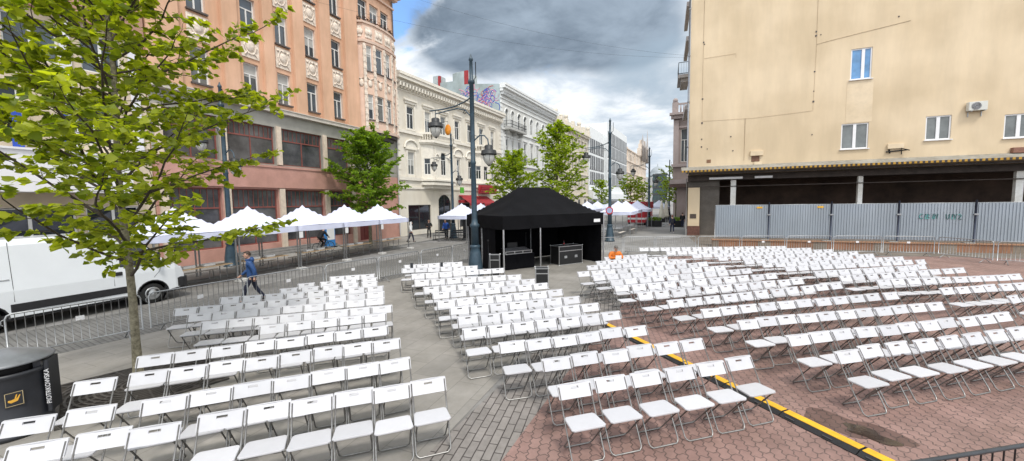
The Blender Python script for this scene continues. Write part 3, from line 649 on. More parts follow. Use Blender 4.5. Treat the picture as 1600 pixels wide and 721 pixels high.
for a,b in uws:
    for x in(a-.22,b+.02): tr.box(x,x+.2,-.07,-.004,10.6,13.1)
    tr.box(a-.3,b+.3,-.12,-.004,13.25,13.5); tr.box(a-.4,b+.4,-.24,-.004,13.5,13.66); tr.box(a-.25,b+.25,-.10,-.005,10.62,10.78)
for a,b in lws:
    for x in(a-.22,b+.02): tr.box(x,x+.2,-.07,-.004,6.05,8.6)
    c=(a+b)/2; tr.box(a-.35,b+.35,-.14,-.004,8.7,8.85)
    arc_=[(c+1.0*math.cos(math.pi*k/10),8.86+.78*math.sin(math.pi*k/10)) for k in range(11)]
    tr.tube([(x,-.12,z) for x,z in arc_],.10,6); tr.face([(x,-.05,z) for x,z in arc_])
for k in range(14): tr.box(-.02+.0,.42,-.05,-.004,6.0+k*.62,6.45+k*.62)
for k in range(14): tr.box(20.5,20.96,-.05,-.004,6.0+k*.62,6.45+k*.62)
tr.build('mouldings',bg_o,T)
for a,b,o_ in oriels:
    m=MB(); ch=.75 if o_>.8 else .5
    pl=[(a,0),(a+ch,-o_),(b-ch,-o_),(b,0)]
    ww=[]
    for i in range(3):
        (ax,ay),(bx2,by)=pl[i],pl[i+1]; L_=math.hypot(bx2-ax,by-ay); Mx=Matrix.Translation((ax,ay,0))@Matrix.Rotation(math.atan2(by-ay,bx2-ax),4,'Z'); m.M=Mx
        if i==1: hs=[(L_/2-.45,L_/2+.45,6.3,8.75)] if o_>.8 else [(L_/2-.5,L_/2+.5,6.2,8.0)]
        else: hs=[(L_/2-.33,L_/2+.33,6.3,8.0)]
        m.wall(0,L_,5.4,9.6,hs,0,.16,0)
        for h in hs: window(T,*h,y=.08,st='cross',b=.06,M=Mx,gm='glass',arch=(i==1 and o_>.8))
        if i==1 and o_>.8:
            for s in(-1,1):
                m.tube([(L_/2+s*1.15+.32*math.cos(t*.524),-.05,8.2+.32*math.sin(t*.524)) for t in range(12)],.06,5,0,True); m.box(L_/2+s*1.5-.1,L_/2+s*1.5+.1,-.07,-.004,5.9,9.2)
    m.M=None
    ex=lambda k:[(a-k,0)]+[(a+ch-k*.6,-o_-k),(b-ch+k*.6,-o_-k)]+[(b+k,0)]
    m.prism(ex(.0),5.35,5.42); m.prism(ex(.18),9.45,9.62); m.prism(ex(.34),9.62,9.9); m.prism(ex(.2),5.2,5.5); m.prism(ex(.30),5.62,5.8); m.prism(ex(-.25),4.85,5.2); m.prism(ex(.12),10.5,10.72)
    n_=MB(); pe=ex(.05)
    for i in range(3):
        p,q=Vector((*pe[i],0)),Vector((*pe[i+1],0)); nn=max(2,int((q-p).length/.22))
        for k in range(nn+1):
            c=p.lerp(q,k/nn); m.lathe([(.03,9.9),(.075,10.08),(.035,10.3),(.06,10.5)],6,(c.x,c.y,0))
    m.build('oriel',bg_o,T)
co=MB()
co.box(-.05,21.05,-.35,-.003,15.0,15.3); co.box(-.1,21.1,-.75,-.003,15.3,15.62); co.box(-.12,21.12,-.85,-.003,15.62,15.9)
for k in range(46): co.box(.12+k*.455,.30+k*.455,-.58,-.005,14.62,15.0); co.box(.10+k*.455,.32+k*.455,-.34,-.006,14.5,14.62)
co.build('cornice',bg_o,T)
rf=MB(); rf.face([(0,-.8,15.92),(21,-.8,15.92),(21,7,17.4),(0,7,17.4)]); rf.build('roof',mat('zinc_roof',(.33,.37,.37),.5,.12,1.2,metal=.3),T)
aw=MB()
for a,b,z in((10.0,13.0,3.3),(13.4,16.6,3.2)):
    aw.face([(a,-.05,z+.9),(b,-.05,z+.9),(b,-1.7,z-.1),(a,-1.7,z-.1)]); aw.face([(a,-1.7,z-.1),(b,-1.7,z-.1),(b,-1.7,z-.4),(a,-1.7,z-.4)])
aw.box(9.3,11.2,-.9,-.5,3.25,3.6)
aw.split('red_awning',mat('red_awning_cloth',(.30,.018,.025),.7,.15,3),T)
sg=MB()
for k in range(4): sg.box(13.2+.15*k,17.6-.25*(k%3),-1.2,-1.1,4.5+k*.22,4.64+k*.22)
sg.box(13.0,17.7,-1.05,-1.0,4.35,5.5)
sg.build('red_sign',mat('red_sign_board',(.34,.02,.03),.5,.12,8),T)
gs=MB(); gs.box(9.5,10.2,-.75,-.65,4.4,5.1); gs.build('green_sign',mat('green_sign',(.10,.40,.03),.5,.1,3),T)

# ---- white-grey tenement with balconies
wg_w=mat('white_grey_stucco',(.72,.73,.72),.82,.05,1.2,bump=.1,stain=.12,streak=True)
K['arch_fill']=wg_w
T=thing('balcony_house','pale grey tenement with iron balconies and a graffiti gable above the cream house','building',(QX,QY,.05),RZ)
cx=[22.85,24.75,27.0,29.2,31.7,34.2,36.8,39.3,41.2]
hu=[(c-.45,c+.45,14.5,16.95) for c in cx]; hm=[(c-.45,c+.45,9.55,12.65) for c in cx]; hl=[(c-.5,c+.5,5.3,7.9) for c in cx]; hg=[(c-.8,c+.8,.4,3.8) for c in cx[::2]]
w=MB(); w.wall(21.02,42.2,0,20.2,hu+hm+hl+hg,0,.22,0); w.face([(42.2,0,0),(42.2,11,0),(42.2,11,20.2),(42.2,0,20.2)])
gz=[(-.0,0),(0,20.2),(5.5,21.0),(5.5,22.9),(8.2,22.9),(8.2,21.8),(12,22.0),(12,0)]
w.face([(21.02,y,z) for y,z in gz],1); w.face([(21.02,0,20.2),(42.2,0,20.2),(42.2,11,21.5),(21.02,11,21.5)],2)
w.build('wall',[wg_w,mat('pale_blue_gable',(.40,.47,.48),.8,.1,1.2,stain=.25),M_roof],T)
for h in hu: window(T,*h,y=.1,st='cross',b=.07,arch=True)
for h in hm+hl: window(T,*h,y=.1,st='cross',b=.07)
for h in hg: window(T,*h,y=.1,st='two',fm='frame_d',gm='glass')
tr=MB()
for z0,z1,o_ in((13.85,14.1,.22),(8.9,9.2,.22),(4.4,4.7,.2),(17.6,17.8,.12),(18.3,18.45,.14)): tr.box(21.02,42.2,-o_,-.003,z0,z1)
tr.box(20.95,42.3,-.5,-.004,19.2,19.6); tr.box(20.9,42.4,-.9,-.004,19.6,19.95); tr.box(20.9,42.4,-1.0,-.004,19.95,20.25)
for k in range(48): tr.box(21.2+k*.44,21.36+k*.44,-.45,-.005,18.8,19.2)
for c in cx:
    tr.box(c-.75,c+.75,-.2,-.004,12.95,13.15)
    for x in(c-.68,c+.5): tr.box(x,x+.18,-.08,-.004,9.5,12.9); tr.box(x,x+.18,-.08,-.004,14.4,16.6)
    tr.tube([(c+.6*math.cos(math.pi*k/8),-.06,16.5+.6*math.sin(math.pi*k/8)) for k in range(9)],.09,5)
for k in range(22): tr.box(21.05,21.55,-.07,-.004,5+k*.6,5.42+k*.6)
tr.build('mouldings',mat('white_moulding',(.76,.77,.76),.8,.06,4),T)
for z in(9.3,14.1):
    bl=MB(); bl.box(21.9,27.6,-1.15,-.003,z-.25,z+.05); 
    for x in(22.5,24.7,27): bl.box(x-.12,x+.12,-.7,-.003,z-.75,z-.25)
    bo=bl.build('balcony',mat('balcony_stone',(.42,.42,.40),.8,.1,4),T)
    r_=MB(); P=[(21.95,-.02),(21.95,-1.1),(27.55,-1.1),(27.55,-.02)]
    for zz in(.15,1.05): r_.tube([(x,y,z+zz) for x,y in P],.03,5)
    for i in range(3):
        p,q=Vector((*P[i],z)),Vector((*P[i+1],z)); n_=max(4,int((q-p).length/.17))
        for k in range(n_+1): c=p.lerp(q,k/n_); r_.tube([c+Vector((0,0,.1)),c+Vector((0,0,1.05))],.014,4)
        for k in range(n_): c=p.lerp(q,(k+.5)/n_); r_.ball((c.x,c.y,z+.55),.06,5,4)
    r_.build('railing',K['dark_paint'],bo)
# chimneys and painted scrawl on the gable
cm=MB(); cm.box(21.3,24.5,6.0,8.0,21.5,23.1); cm.box(21.3,23,11,12.2,21,23.2); c_=cm.build('chimney',mat('pale_chimney',(.42,.46,.46),.8,.12,2),T)
rd=MB(); rd.box(21.005,21.3,5.5,6.1,21.0,23.0); rd.box(21.005,21.3,10.6,11.0,20.8,23.0); rd.split('red_chimney_edge',mat('brick_red',(.33,.03,.035),.8,.15,3),c_)
gf=random.Random(21)
for nm,cc,n_ in(('blue_graffiti_pattern',(.05,.10,.45),34),('pink_graffiti_pattern',(.60,.28,.36),26),('red_graffiti_pattern',(.45,.05,.04),7)):
    m=MB()
    for k in range(n_):
        if gf.random()<.62: y0=gf.uniform(.7,3.4); z0=gf.uniform(17.6,19.4)
        else: y0=gf.uniform(3.8,6.6); z0=gf.uniform(18.4,19.9)
        p=Vector((21.0,y0,z0)); d=gf.uniform(0,6.28); tw=gf.uniform(-1.2,1.2); L_=[p.copy()]
        for s in range(8):
            d+=tw*.6+gf.uniform(-.3,.3); p=p+Vector((0,math.cos(d),math.sin(d)))*.20; L_.append(p.copy())
        m.tube(L_,gf.uniform(.035,.075),4)
    for v in m.v: v.x=21.015+(v.x-21.0)*.05
    m.split(nm,mat(nm+'_paint',cc,.7,.1,4),T,.5)

# ---- ornate beige house
K['arch_fill']=ob_w=mat('sand_stucco',(.66,.60,.50),.82,.07,1.2,stain=.12)
T=thing('ornate_house','sand coloured tenement with urns on the roof edge, behind the tallest street tree','building',(QX,QY,.05),RZ)
cx=[44+2.4*i for i in range(9)]; hs=[(c-.5,c+.5,z,z+2.4) for c in cx for z in(6.0,10.4,14.6)]
w=MB(); w.wall(42.25,65.6,0,19.6,hs+[(c-.9,c+.9,.4,3.6) for c in cx[::2]],-.02,.2,0); shell(w,42.25,65.6,19.6,11,0,1); w.build('wall',[ob_w,M_roof],T)
for h in hs: window(T,*h,y=.08,st='cross',b=.07)
for c in cx[::2]: window(T,c-.9,c+.9,.4,3.6,.08,'two','frame_d','glass')
tr=MB()
for z0,z1,o_ in((4.4,4.8,.25),(9.3,9.6,.2),(13.8,14.05,.2),(18.2,18.6,.5),(18.6,19.0,.8)): tr.box(42.26,65.6,-o_-.02,-.023,z0,z1)
for c in cx: tr.box(c-.8,c+.8,-.25,-.024,17.15,17.35); tr.box(c-.8,c+.8,-.25,-.024,12.95,13.15); tr.box(c+.95,c+1.35,-.15,-.024,9.6,18.2)
for k,c in enumerate((42.8,46,49,53.5,58,61.5,65.1)):
    tr.box(c-.45,c+.45,-.6,.3,19.0,20.3); tr.lathe([(.3,20.3),(.5,20.6),(.55,21.0),(.25,21.3),(.1,21.6),(.0,21.7)] if k%2==0 else [(.4,20.3),(.4,20.6),(.0,20.9)],8,(c,-.15,0))
tr.box(42.26,65.6,-.4,.1,19.0,19.9)
tr.build('mouldings',mat('sand_moulding',(.70,.64,.54),.8,.07,4),T)

# ---- modern white grid building
K['office']=mat('office_dark_glass',(.030,.031,.036),.30,.3,.8,spec=.25)
md_w=mat('white_cladding',(.74,.76,.76),.5,.05,1); md_d=mat('dark_spandrel',(.07,.07,.075),.5,.2,2)
T=thing('office_building','modern white office block with dark window bands and upright white fins','building',(QX,QY,.05),RZ)
w=MB(); w.box(65.7,80.5,-.3,12,4,21.7); w.box(80.5,109,-1.2,13,3.6,25.0); w.box(50.5,69.9,5,12,19.6,24.4); w.box(65.75,108.9,.2,12,0,4.0); w.build('wall',md_w,T)
for x0,x1,rows_,y in((66.0,80.2,[(15.9,18.9),(11.7,14.7),(7.9,10.6)],-.33),(81.0,108.5,[(19.7,22.8),(15.9,18.9),(11.9,14.9),(8.0,10.9)],-1.23)):
    for z0,z1 in rows_:
        b=MB(); b.box(x0,x1,y,y+.02,z0-.6,z0); b.build('spandrel',md_d,T)
        nn=int((x1-x0)/1.6); b=MB(); gl=MB()
        for k in range(nn+1):
            q=x0+(x1-x0)*k/nn; b.box(q-.10,q+.10,y-.07,y+.01,z0-.5,z1)
            if k<nn and k%3==0: b.box(q+.13,q+.5,y-.03,y+.01,z0,z1)
        gl.box(x0,x1,y-.012,y+.015,z0,z1)
        f=b.build('window',md_w,T); gl.build('pane',K['office'],f)
b=MB(); b.box(65.6,80.6,-1.4,-.31,3.7,6.0); b.box(80.6,109.1,-2.2,-1.21,3.6,5.2); b.build('white_canopy',md_w,T)
b=MB(); b.box(66,108,-.05,.18,.2,3.6); b.build('shop_glass',K['glass'],T)
b=MB(); b.box(69.9,70.3,4.9,5.0,20,21); b.build('roof_vent',md_d,T)

# ---- pinkish gabled house with spires
pb_w=mat('pale_rose_stucco',(.72,.62,.53),.82,.06,.8,stain=.12)
T=thing('gabled_house','pale rose tenement with stepped gable and two thin spires, farthest along the left','building',(QX,QY,.05),RZ)
w=MB(); hs=[(c-.6,c+.6,z,z+2.3) for c in [111+3.1*i for i in range(17)] for z in(5.8,10,14,18)]
w.wall(109.2,162,0,22,hs,0,.25,0); shell(w,109.2,162,22,12,0,1)
for c in(113,): w.box(110,134,3,9,22,24.8)
w.build('wall',[pb_w,M_roof],T)
for h in hs: window(T,*h,y=.12,st='two',gm='glass')
tr=MB()
for z in(4.6,9,13.2,17.4,21.6): tr.box(109.2,162,-.4,-.003,z,z+.4)
for c in(112,116,124,132,140,148): tr.box(c-.3,c+.3,-.3,-.004,5,22)
tr.build('mouldings',pb_w,T)
gb=MB()
for a,b,z in((141,162,25),(144,159,27.2),(147,156,29.2)): gb.box(a,b,-.6,.6,22,z)
gb.build('gable',pb_w,T)
sp=MB()
for c,z in((146.5,31.5),(152.5,29.5),(160,35.5)):
    sp.lathe([(.62,20),(.62,26),(.85,26.3),(.55,26.8),(.34,29),(.03,z)],8,(c,-.8,0))
sp.split('spire',mat('grey_spire',(.36,.33,.31),.8,.15,1),T)
# ---- far end of the street
T=thing('domed_building','grey building with a dome closing the far end of the street','building',(*fw(1027,235),0),R(84))
w=MB(); w.box(-5,5,-5,6,0,17); w.build('wall',mat('grey_far_stucco',(.42,.42,.41),.8,.1,.3),T)
d=MB(); d.lathe([(4.4,17),(4.4,19)]+[(4.3*math.cos(t*.196),19+4.3*math.sin(t*.196)) for t in range(8)]+[(.4,23.4),(.2,25)],24,(0,0,0)); d.build('dome',mat('grey_dome',(.30,.33,.35),.5,.12,.3),T)
b=MB()
for k in range(4):
    for j in range(4): b.box(-5.05,-4.99,-4.4+j*2.6,-3+j*2.6,2.5+k*3.8,4.8+k*3.8); b.box(-4.4+j*2.5,-3+j*2.5,-5.05,-4.99,2.5+k*3.8,4.8+k*3.8)
b.split('window',K['glass'],T)
T=thing('glass_tower','dark glass office at the far end of the street beside the dome','building',(*fw(1036.5,190),0),R(84))
w=MB(); w.box(0,8,-1.5,5,0,16); w.build('glass_wall',mat('teal_glass',(.05,.09,.10),.1,.4,.4,spec=.8),T)
b=MB(); 
for k in range(5): b.box(-.1,8.1,-1.6,5.1,3.2*k+2.6,3.2*k+3.2)
b.split('floor_band',md_d,T)
T=thing('far_tenement','grey far tenement in the haze where the street ends','building',(*fw(1010,300),0),R(0))
w=MB(); w.box(0,30,-4,20,0,15.5); w.build('wall',mat('haze_grey_stucco',(.45,.45,.45),.9,.08,.2),T)
b=MB()
for k in range(3):
    for j in range(9): b.box(1+j*3.2,2.6+j*3.2,-4.05,-4,3+k*3.8,5.4+k*3.8)
b.split('window',K['glass'],T)
# ------------------------------------------------------------------ right side: tan fire wall, open ground floor, hoarding
def stripes_mat(name,ca,cb,period,axis=0):
    m=bpy.data.materials.new(name); N,L=nt(m); b=N['Principled BSDF']; b.inputs['Roughness'].default_value=.6
    tc=N.new('ShaderNodeTexCoord'); sp=N.new('ShaderNodeSeparateXYZ'); L.new(tc.outputs['Object'],sp.inputs[0])
    a=N.new('ShaderNodeMath'); a.operation='MULTIPLY'; a.inputs[1].default_value=1/period; L.new(sp.outputs[axis],a.inputs[0])
    f=N.new('ShaderNodeMath'); f.operation='FRACT'; L.new(a.outputs[0],f.inputs[0]); c=N.new('ShaderNodeMath'); c.operation='GREATER_THAN'; c.inputs[1].default_value=.5; L.new(f.outputs[0],c.inputs[0])
    nz=N.new('ShaderNodeTexNoise'); nz.inputs['Scale'].default_value=4; nz.inputs['Detail'].default_value=4; L.new(tc.outputs['Object'],nz.inputs[0])
    x=N.new('ShaderNodeMixRGB'); x.inputs[1].default_value=(*ca,1); x.inputs[2].default_value=(*cb,1); L.new(c.outputs[0],x.inputs[0])
    y=N.new('ShaderNodeMixRGB'); y.blend_type='MULTIPLY'; y.inputs[0].default_value=.55; L.new(x.outputs[0],y.inputs[1]); L.new(nz.outputs['Fac'],y.inputs[2]); L.new(y.outputs[0],b.inputs['Base Color']); return m
tan=mat('tan_render',(.69,.56,.39),.88,.06,.9,bump=.12,bscale=14,stain=.15,streak=True)
tan2=mat('patched_render',(.70,.575,.41),.88,.06,2,bump=.1,stain=.1)
brk=paving('dark_brick',(.20,.13,.10),(.16,.105,.085),(.15,.13,.115),.26,.085,.012,rough=.9,stain=.3,stc=1.)
T=thing('tan_building','tall tan rendered building with a blank fire wall over a dark gutted ground floor','building',(1.9,38.9,0))
RW=32
wins=[(11.52,12.85,12.48,14.85),(11.12,12.85,7.1,9.1),(16.22,17.66,7.45,9.22),(20.45,21.95,7.28,8.95)]
w=MB(); w.wall(0,RW,6.1,24,wins,0,.2,0); w.face([(0,0,6.1),(0,0,24),(1.5,14,24),(1.5,14,6.1)],0); w.face([(0,0,24),(RW,0,24),(RW,14,24),(1.5,14,24)],1)
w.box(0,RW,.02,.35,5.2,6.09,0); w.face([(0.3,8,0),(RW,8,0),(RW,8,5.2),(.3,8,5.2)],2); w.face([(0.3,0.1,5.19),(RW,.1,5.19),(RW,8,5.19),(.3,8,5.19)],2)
w.box(.05,2.2,.35,.75,0,5.18,3); w.box(2.2,2.6,.35,8,0,5.18,3); w.box(.02,.98,-.06,.34,.85,4.35,0); w.box(.0,1.02,-.08,.345,0,.845,4)
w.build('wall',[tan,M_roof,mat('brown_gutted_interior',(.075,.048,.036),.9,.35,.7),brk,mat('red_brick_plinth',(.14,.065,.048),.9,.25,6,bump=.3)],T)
def pvc(x0,x1,z0,z1,g2):
    f=MB(); b=.09; y=.06; f.box(x0,x0+b,y,y+.08,z0,z1); f.box(x1-b,x1,y,y+.08,z0,z1); f.box(x0+b,x1-b,y+.002,y+.08,z0,z0+b); f.box(x0+b,x1-b,y+.002,y+.08,z1-b,z1); c=(x0+x1)/2+(.0 if x1-x0>1.4 else .12); f.box(c-.10,c+.10,y-.01,y+.07,z0+b,z1-b)
    o=f.build('window',mat('white_pvc',(.76,.76,.77),.35,.03,4),T)
    p=MB(); p.face([(x0,y+.045,z0),(x1,y+.045,z0),(x1,y+.045,z1),(x0,y+.045,z1)]); p.build('pane',g2,o)
    s=MB(); s.box(x0-.08,x1+.08,-.12,.06,z0-.06,z0-.003); s.build('sill',K['white_mark'],o)
    if g2 is K['glass2b']:
        c_=MB(); n=16
        for i in range(n): c_.box(x0+.1,x1-.1,y+.046,y+.05,z0+.1+(z1-z0-.2)*i/n,z0+.1+(z1-z0-.2)*(i+.75)/n)
        
K['glass2b']=glass('blinds_behind_glass',(.15,.165,.165),.12)
K['glass_blue']=glass('blue_sky_glass',(.10,.27,.52),.08,.7)
for i,h in enumerate(wins): pvc(*h,K['glass_blue'] if i==0 else K['glass2b'])
for h in((11.45,12.95,.4,6.05),):
    m=MB(); m.box(11.35,13.0,-.011,-.003,9.16,12.38); m.build('render_patch',tan2,T)
ev=MB()
A=[(0.0-.6,-.003,6.22),(RW,-.003,6.22),(RW,-1.5,5.78),(-.6,-1.5,5.78)]; ev.face(A); ev.face([(x,y,z-.06) for x,y,z in A][::-1]); ev.build('eaves_roof',mat('weathered_sheet',(.30,.285,.25),.75,.2,3,stain=.25),T)
ef=MB(); ef.box(-.62,RW,-1.56,-1.50,5.66,5.82); ef.build('hazard_fascia',stripes_mat('hazard_tape',(.58,.32,.03),(.05,.035,.03),.30),T)
bm_=MB()
bm_.box(-.02,RW,-.16,.015,4.95,5.45); bm_.box(.0,RW,-.10,.0,4.36,4.42); bm_.box(0,RW,-1.2,-1.0,5.45,5.6)
bm_.build('beams',mat('dark_beam',(.055,.042,.036),.8,.3,2),T)
for a,b in((3.45,3.85),(12.38,12.68),(21.3,21.7),(30,30.4)):
    m=MB(); m.box(a,b,.02,.30,0,4.94); m.build('column',mat('white_column_paint',(.80,.80,.78),.6,.1,3,stain=.15),T)
for a,b in((1.7,4.3),(5.2,6.5)):
    m=MB(); m.box(a,b,-.28,-.20,5.02,5.20); m.build('white_board',mat('white_board_paint',(.82,.82,.84),.5,.05,3),T)  # white slabs stand in for the bright shine under the ceiling
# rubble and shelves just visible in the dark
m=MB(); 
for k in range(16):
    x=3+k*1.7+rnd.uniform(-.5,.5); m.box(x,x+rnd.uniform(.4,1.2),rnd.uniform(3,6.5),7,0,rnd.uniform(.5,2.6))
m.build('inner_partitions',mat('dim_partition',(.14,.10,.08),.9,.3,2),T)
# facade clutter
def bit(nm,x0,x1,y0,y1,z0,z1,m_):
    q=MB(); q.cbox(x0,x1,y0,y1,z0,z1,.015); return q.build(nm,m_,T)
bit('vent_box',4.84,5.8,-.16,-.003,6.95,7.35,tan2); bit('vent_opening',4.95,5.55,-.03,-.004,6.45,6.94,mat('rust_brick',(.17,.09,.06),.9,.2,6)); bit('vent_side',5.15,5.75,-.10,-.031,6.1,6.42,tan2)
bit('broken_bracket',14.02,15.0,-.14,-.003,6.95,7.32,tan2); 
q=MB(); q.tube([(13.95,-.1,6.72),(15.2,-.2,6.80)],.05,5); q.tube([(14.2,-.05,6.6),(14.1,-.15,6.9)],.05,5); q.tube([(14.9,-.05,6.5),(14.8,-.2,6.95),(15.25,-.3,6.75)],.04,5); q.build('bent_iron',K['dark_in'],T)
bit('brick_patch',1.48,1.82,-.02,-.003,6.52,6.82,mat('rust_brick2',(.22,.12,.07),.9,.2,6)); bit('brick_stub',20.85,21.7,-.3,-.003,6.2,6.58,mat('rust_brick3',(.24,.12,.085),.9,.2,6))
wr=random.Random(5)
cb_=MB(); 
cb_.tube([(1.05,-.02,20.7),(1.03,-.02,14),(1.05,-.02,10.24)],.008,4); cb_.tube([(1.05,-.02,10.24),(5,-.02,10.15),(9.19,-.02,10.35)],.007,4); cb_.tube([(9.19,-.02,10.35),(9.25,-.02,15),(9.22,-.02,22)],.008,4); cb_.tube([(1.1,-.02,15.68),(3.57,-.02,15.75),(3.57,-.02,15.4)],.008,4); cb_.tube([(4.4,-.02,10.2),(4.4,-.02,6.6)],.014,4); cb_.tube([(9.25,-.02,15.6),(10.2,-.02,15.75),(12.0,-.02,16.0),(15,-.02,16.4)],.012,4)
cb_.build('cables',mat('weathered_cable',(.42,.31,.20),.8,.2,5),T)
for k in range(18):
    x=wr.choice([1.05,9.2,wr.uniform(.5,20),wr.uniform(.5,8)]); z=wr.uniform(6.5,9.2) if 1.2<x<9 else wr.uniform(7,19); s=wr.uniform(.03,.065)
    bit('anchor_mark',x-s,x+s,-.035,-.004,z-s,z+s*wr.uniform(.8,1.6),sill_m)
dp=MB(); dp.tube([(-.10,-.10,5.6),(-.10,-.10,24)],.07,8)
for z in(8,12,16,20): dp.lathe([(.09,z),(.09,z+.12)],8,(-.10,-.10,0))
dp.build('drainpipe',mat('grey_zinc',(.22,.23,.25),.5,.15,4,metal=.4),T)
pq=MB(); pq.tube([(-.12,-.08,0),(-.12,-.08,5.2)],.05,6); pq.build('corner_post',mat('grey_post',(.20,.19,.18),.6,.15,4),T)
# balcony seen edge-on round the corner
bl=MB(); bl.box(-.95,-.02,1.6,5.2,14.75,15.05); bl.box(-.7,-.02,1.9,4.9,14.4,14.745); bo=bl.build('balcony',mat('balcony_grey',(.36,.34,.33),.8,.12,4),T)
r_=MB(); P=[(-.02,1.65),(-.9,1.65),(-.9,5.15),(-.02,5.15)]
for zz in(.1,1.1): r_.tube([(x,y,15.05+zz) for x,y in P],.03,5)
for i in range(3):
    p,q_=Vector((*P[i],15.1)),Vector((*P[i+1],15.1)); n_=max(3,int((q_-p).length/.2))
    for k in range(n_+1): c=p.lerp(q_,k/n_); r_.tube([c,c+Vector((0,0,1.05))],.007,4)
r_.build('railing',K['dark_paint'],bo)
for z in(11.5,17.6,20.6): bit('cornice_end',-.35,-.02,.4,6,z,z+.4,mat('cornice_grey',(.36,.33,.32),.8,.1,3))
bit('wall_sign',.20,.72,-.10,-.061,1.55,1.95,mat('small_dark_sign',(.07,.05,.04),.6,.3,6))
# air conditioner
A=thing('air_conditioner','white air conditioning unit hung on the tan wall between two windows','air conditioner',(1.9+18.34,38.9-.03,9.35))
q=MB(); q.cbox(0,1.0,-.36,-.04,0,.62,.03); q.build('housing',mat('white_ac_paint',(.60,.60,.56),.45,.05,5),A)
q=MB(); q.M=Matrix.Translation((.40,-.372,.31))@Matrix.Rotation(R(90),4,'X'); q.lathe([(.26,-.012),(.26,.012)],20); q.build('fan_grille',K['dark_paint'],A)
q=MB()
for k in range(4): q.tube([(.40+.06*(k+1)*math.cos(t*.3142),-.39,.31+.06*(k+1)*math.sin(t*.3142)) for t in range(20)],.008,4,0,True)
q.build('grille_ring',K['white_mark'],A)
q=MB(); q.box(.12,.17,-.40,-.0,-.06,-.003); q.box(.83,.88,-.40,-.0,-.06,-.003); q.box(.12,.17,-.03,-.0,-.4,-.061); q.box(.83,.88,-.03,0,-.4,-.061); q.split('bracket',K['galv_old'],A)

# low brick wall and grey hoarding
ob=paving('orange_brick',(.40,.20,.115),(.34,.165,.095),(.30,.24,.19),.25,.08,.01,rough=.9,stain=.25,stc=1.2)
T=thing('brick_wall','low orange brick wall under the grey hoarding','low wall',(0,0,0))
w=MB(); w.M=Matrix.Translation((3.05,29.6,0))@Matrix.Rotation(R(1.5),4,'Z'); w.box(0,16.3,0,.45,-.02,.46); w.build('bricks',ob,T)
w=MB(); w.M=Matrix.Translation((3.05,29.6,0))@Matrix.Rotation(R(1.5),4,'Z'); w.box(-.05,16.35,-.05,.5,.463,.52); w.build('coping',mat('brick_coping',(.36,.20,.12),.85,.15,4),T)
T=thing('concrete_block_wall','grey concrete kerb wall at the right edge, right of the brick wall','low wall',(19.5,30.06,0))
w=MB(); w.cbox(0,12,0,.4,0,.42,.02); w.build('blocks',mat('grey_concrete',(.30,.29,.27),.9,.12,2,stain=.2),T)
hm_=mat('galvanised_sheet',(.335,.385,.445),.5,.10,.8,metal=.25,stain=.12,streak=True)
FX=[3.18,6.36,9.72,13.02,16.42,19.9,23.4]
HL=['grey corrugated hoarding panel at the left end beside the brick pier','grey corrugated hoarding panel, second from the left','grey corrugated hoarding panel, third from the left, plain','grey corrugated hoarding panel with teal graffiti','grey corrugated hoarding panel right of the graffiti one','grey corrugated hoarding panel past the right edge']
for i in range(6):
    x0,x1=FX[i],FX[i+1]; wd_=x1-x0; y0=29.85+(x0-3.18)*.022
    P=thing('hoarding_panel',HL[i],'hoarding',(x0,y0,.60),math.atan(.022),'grey corrugated hoarding panels')
    m=MB(); n=int(wd_/.14); pts=[]
    for k in range(n):
        a=.05+(wd_-.1)*k/n; s=(wd_-.1)/n; pts+=[(a,0),(a+s*.45,0),(a+s*.55,-.03),(a+s*.95,-.03)]
    pts.append((wd_-.05,0))
    for (xa,ya),(xb,yb) in zip(pts,pts[1:]): m.face([(xa,ya,.06),(xb,yb,.06),(xb,yb,2.24),(xa,ya,2.24)])
    m.build('sheet',hm_,P)
    f=MB(); 
    for z in(.05,2.25): f.tube([(.02,.03,z),(wd_-.02,.03,z)],.022,6)
    for x in(.02,wd_-.02): f.tube([(x,.03,.0),(x,.03,2.27)],.022,6)
    f.build('frame',K['galv_old'],P)
    f=MB(); f.tube([(wd_,-.05,-.02),(wd_,-.05,2.42)],.045,7); f.build('post',mat('dark_blue_post',(.03,.04,.07),.5,.15,4),P)
    f=MB(); f.cbox(wd_-.10,wd_+.10,-.11,-.10+.08,1.55,1.63,.01); f.build('clamp',K['galv'],P)
    f=MB(); f.cbox(wd_-.42,wd_+.02,-.18,.2,-.15,-.03,.03); f.build('foot_block',mat('concrete_foot',(.28,.27,.25),.9,.1,4),P)
    if i<2: f=MB(); f.box(wd_*.78,wd_*.78+.32,-.045,-.036,2.02,2.13); f.build('yellow_label',K['yellow'],P)
    if i==3:
        f=MB(); gr_=random.Random(2); x=.95
        def stroke(pts): f.tube([(px_,-.045,pz) for px_,pz in pts],.020,4)
        def let(c,x,z,s=.16,h=.30):
            S={'C':[[(1,.9),(.4,1),(0,.6),(.1,.2),(.6,0),(1,.15)]],'I':[[(.4,0),(.5,1)]],'B':[[(0,0),(.1,1),(.8,.8),(.2,.5),(.9,.25),(0,0)]],'N':[[(0,0),(.1,1),(.8,0),(.9,1)]],'U':[[(0,1),(.1,.2),(.5,0),(.8,.3),(.9,1)]],'Y':[[(0,1),(.4,.5),(.9,1)],[(.4,.5),(.3,0)]],'2':[[(0,.8),(.4,1),(.8,.7),(0,0),(.9,.05)]]}
            for st in S[c]: stroke([(x+a*s,z+b*h) for a,b in st])
        for c in 'CIBIN': let(c,x,1.32); x+=.20 if c!='I' else .14
        x+=.30
        for c in 'UIY2': let(c,x,1.30); x+=.20 if c!='I' else .14
        f.split('graffiti_word',mat('teal_spray_paint',(.055,.26,.25),.6,.15,6),P,.1)
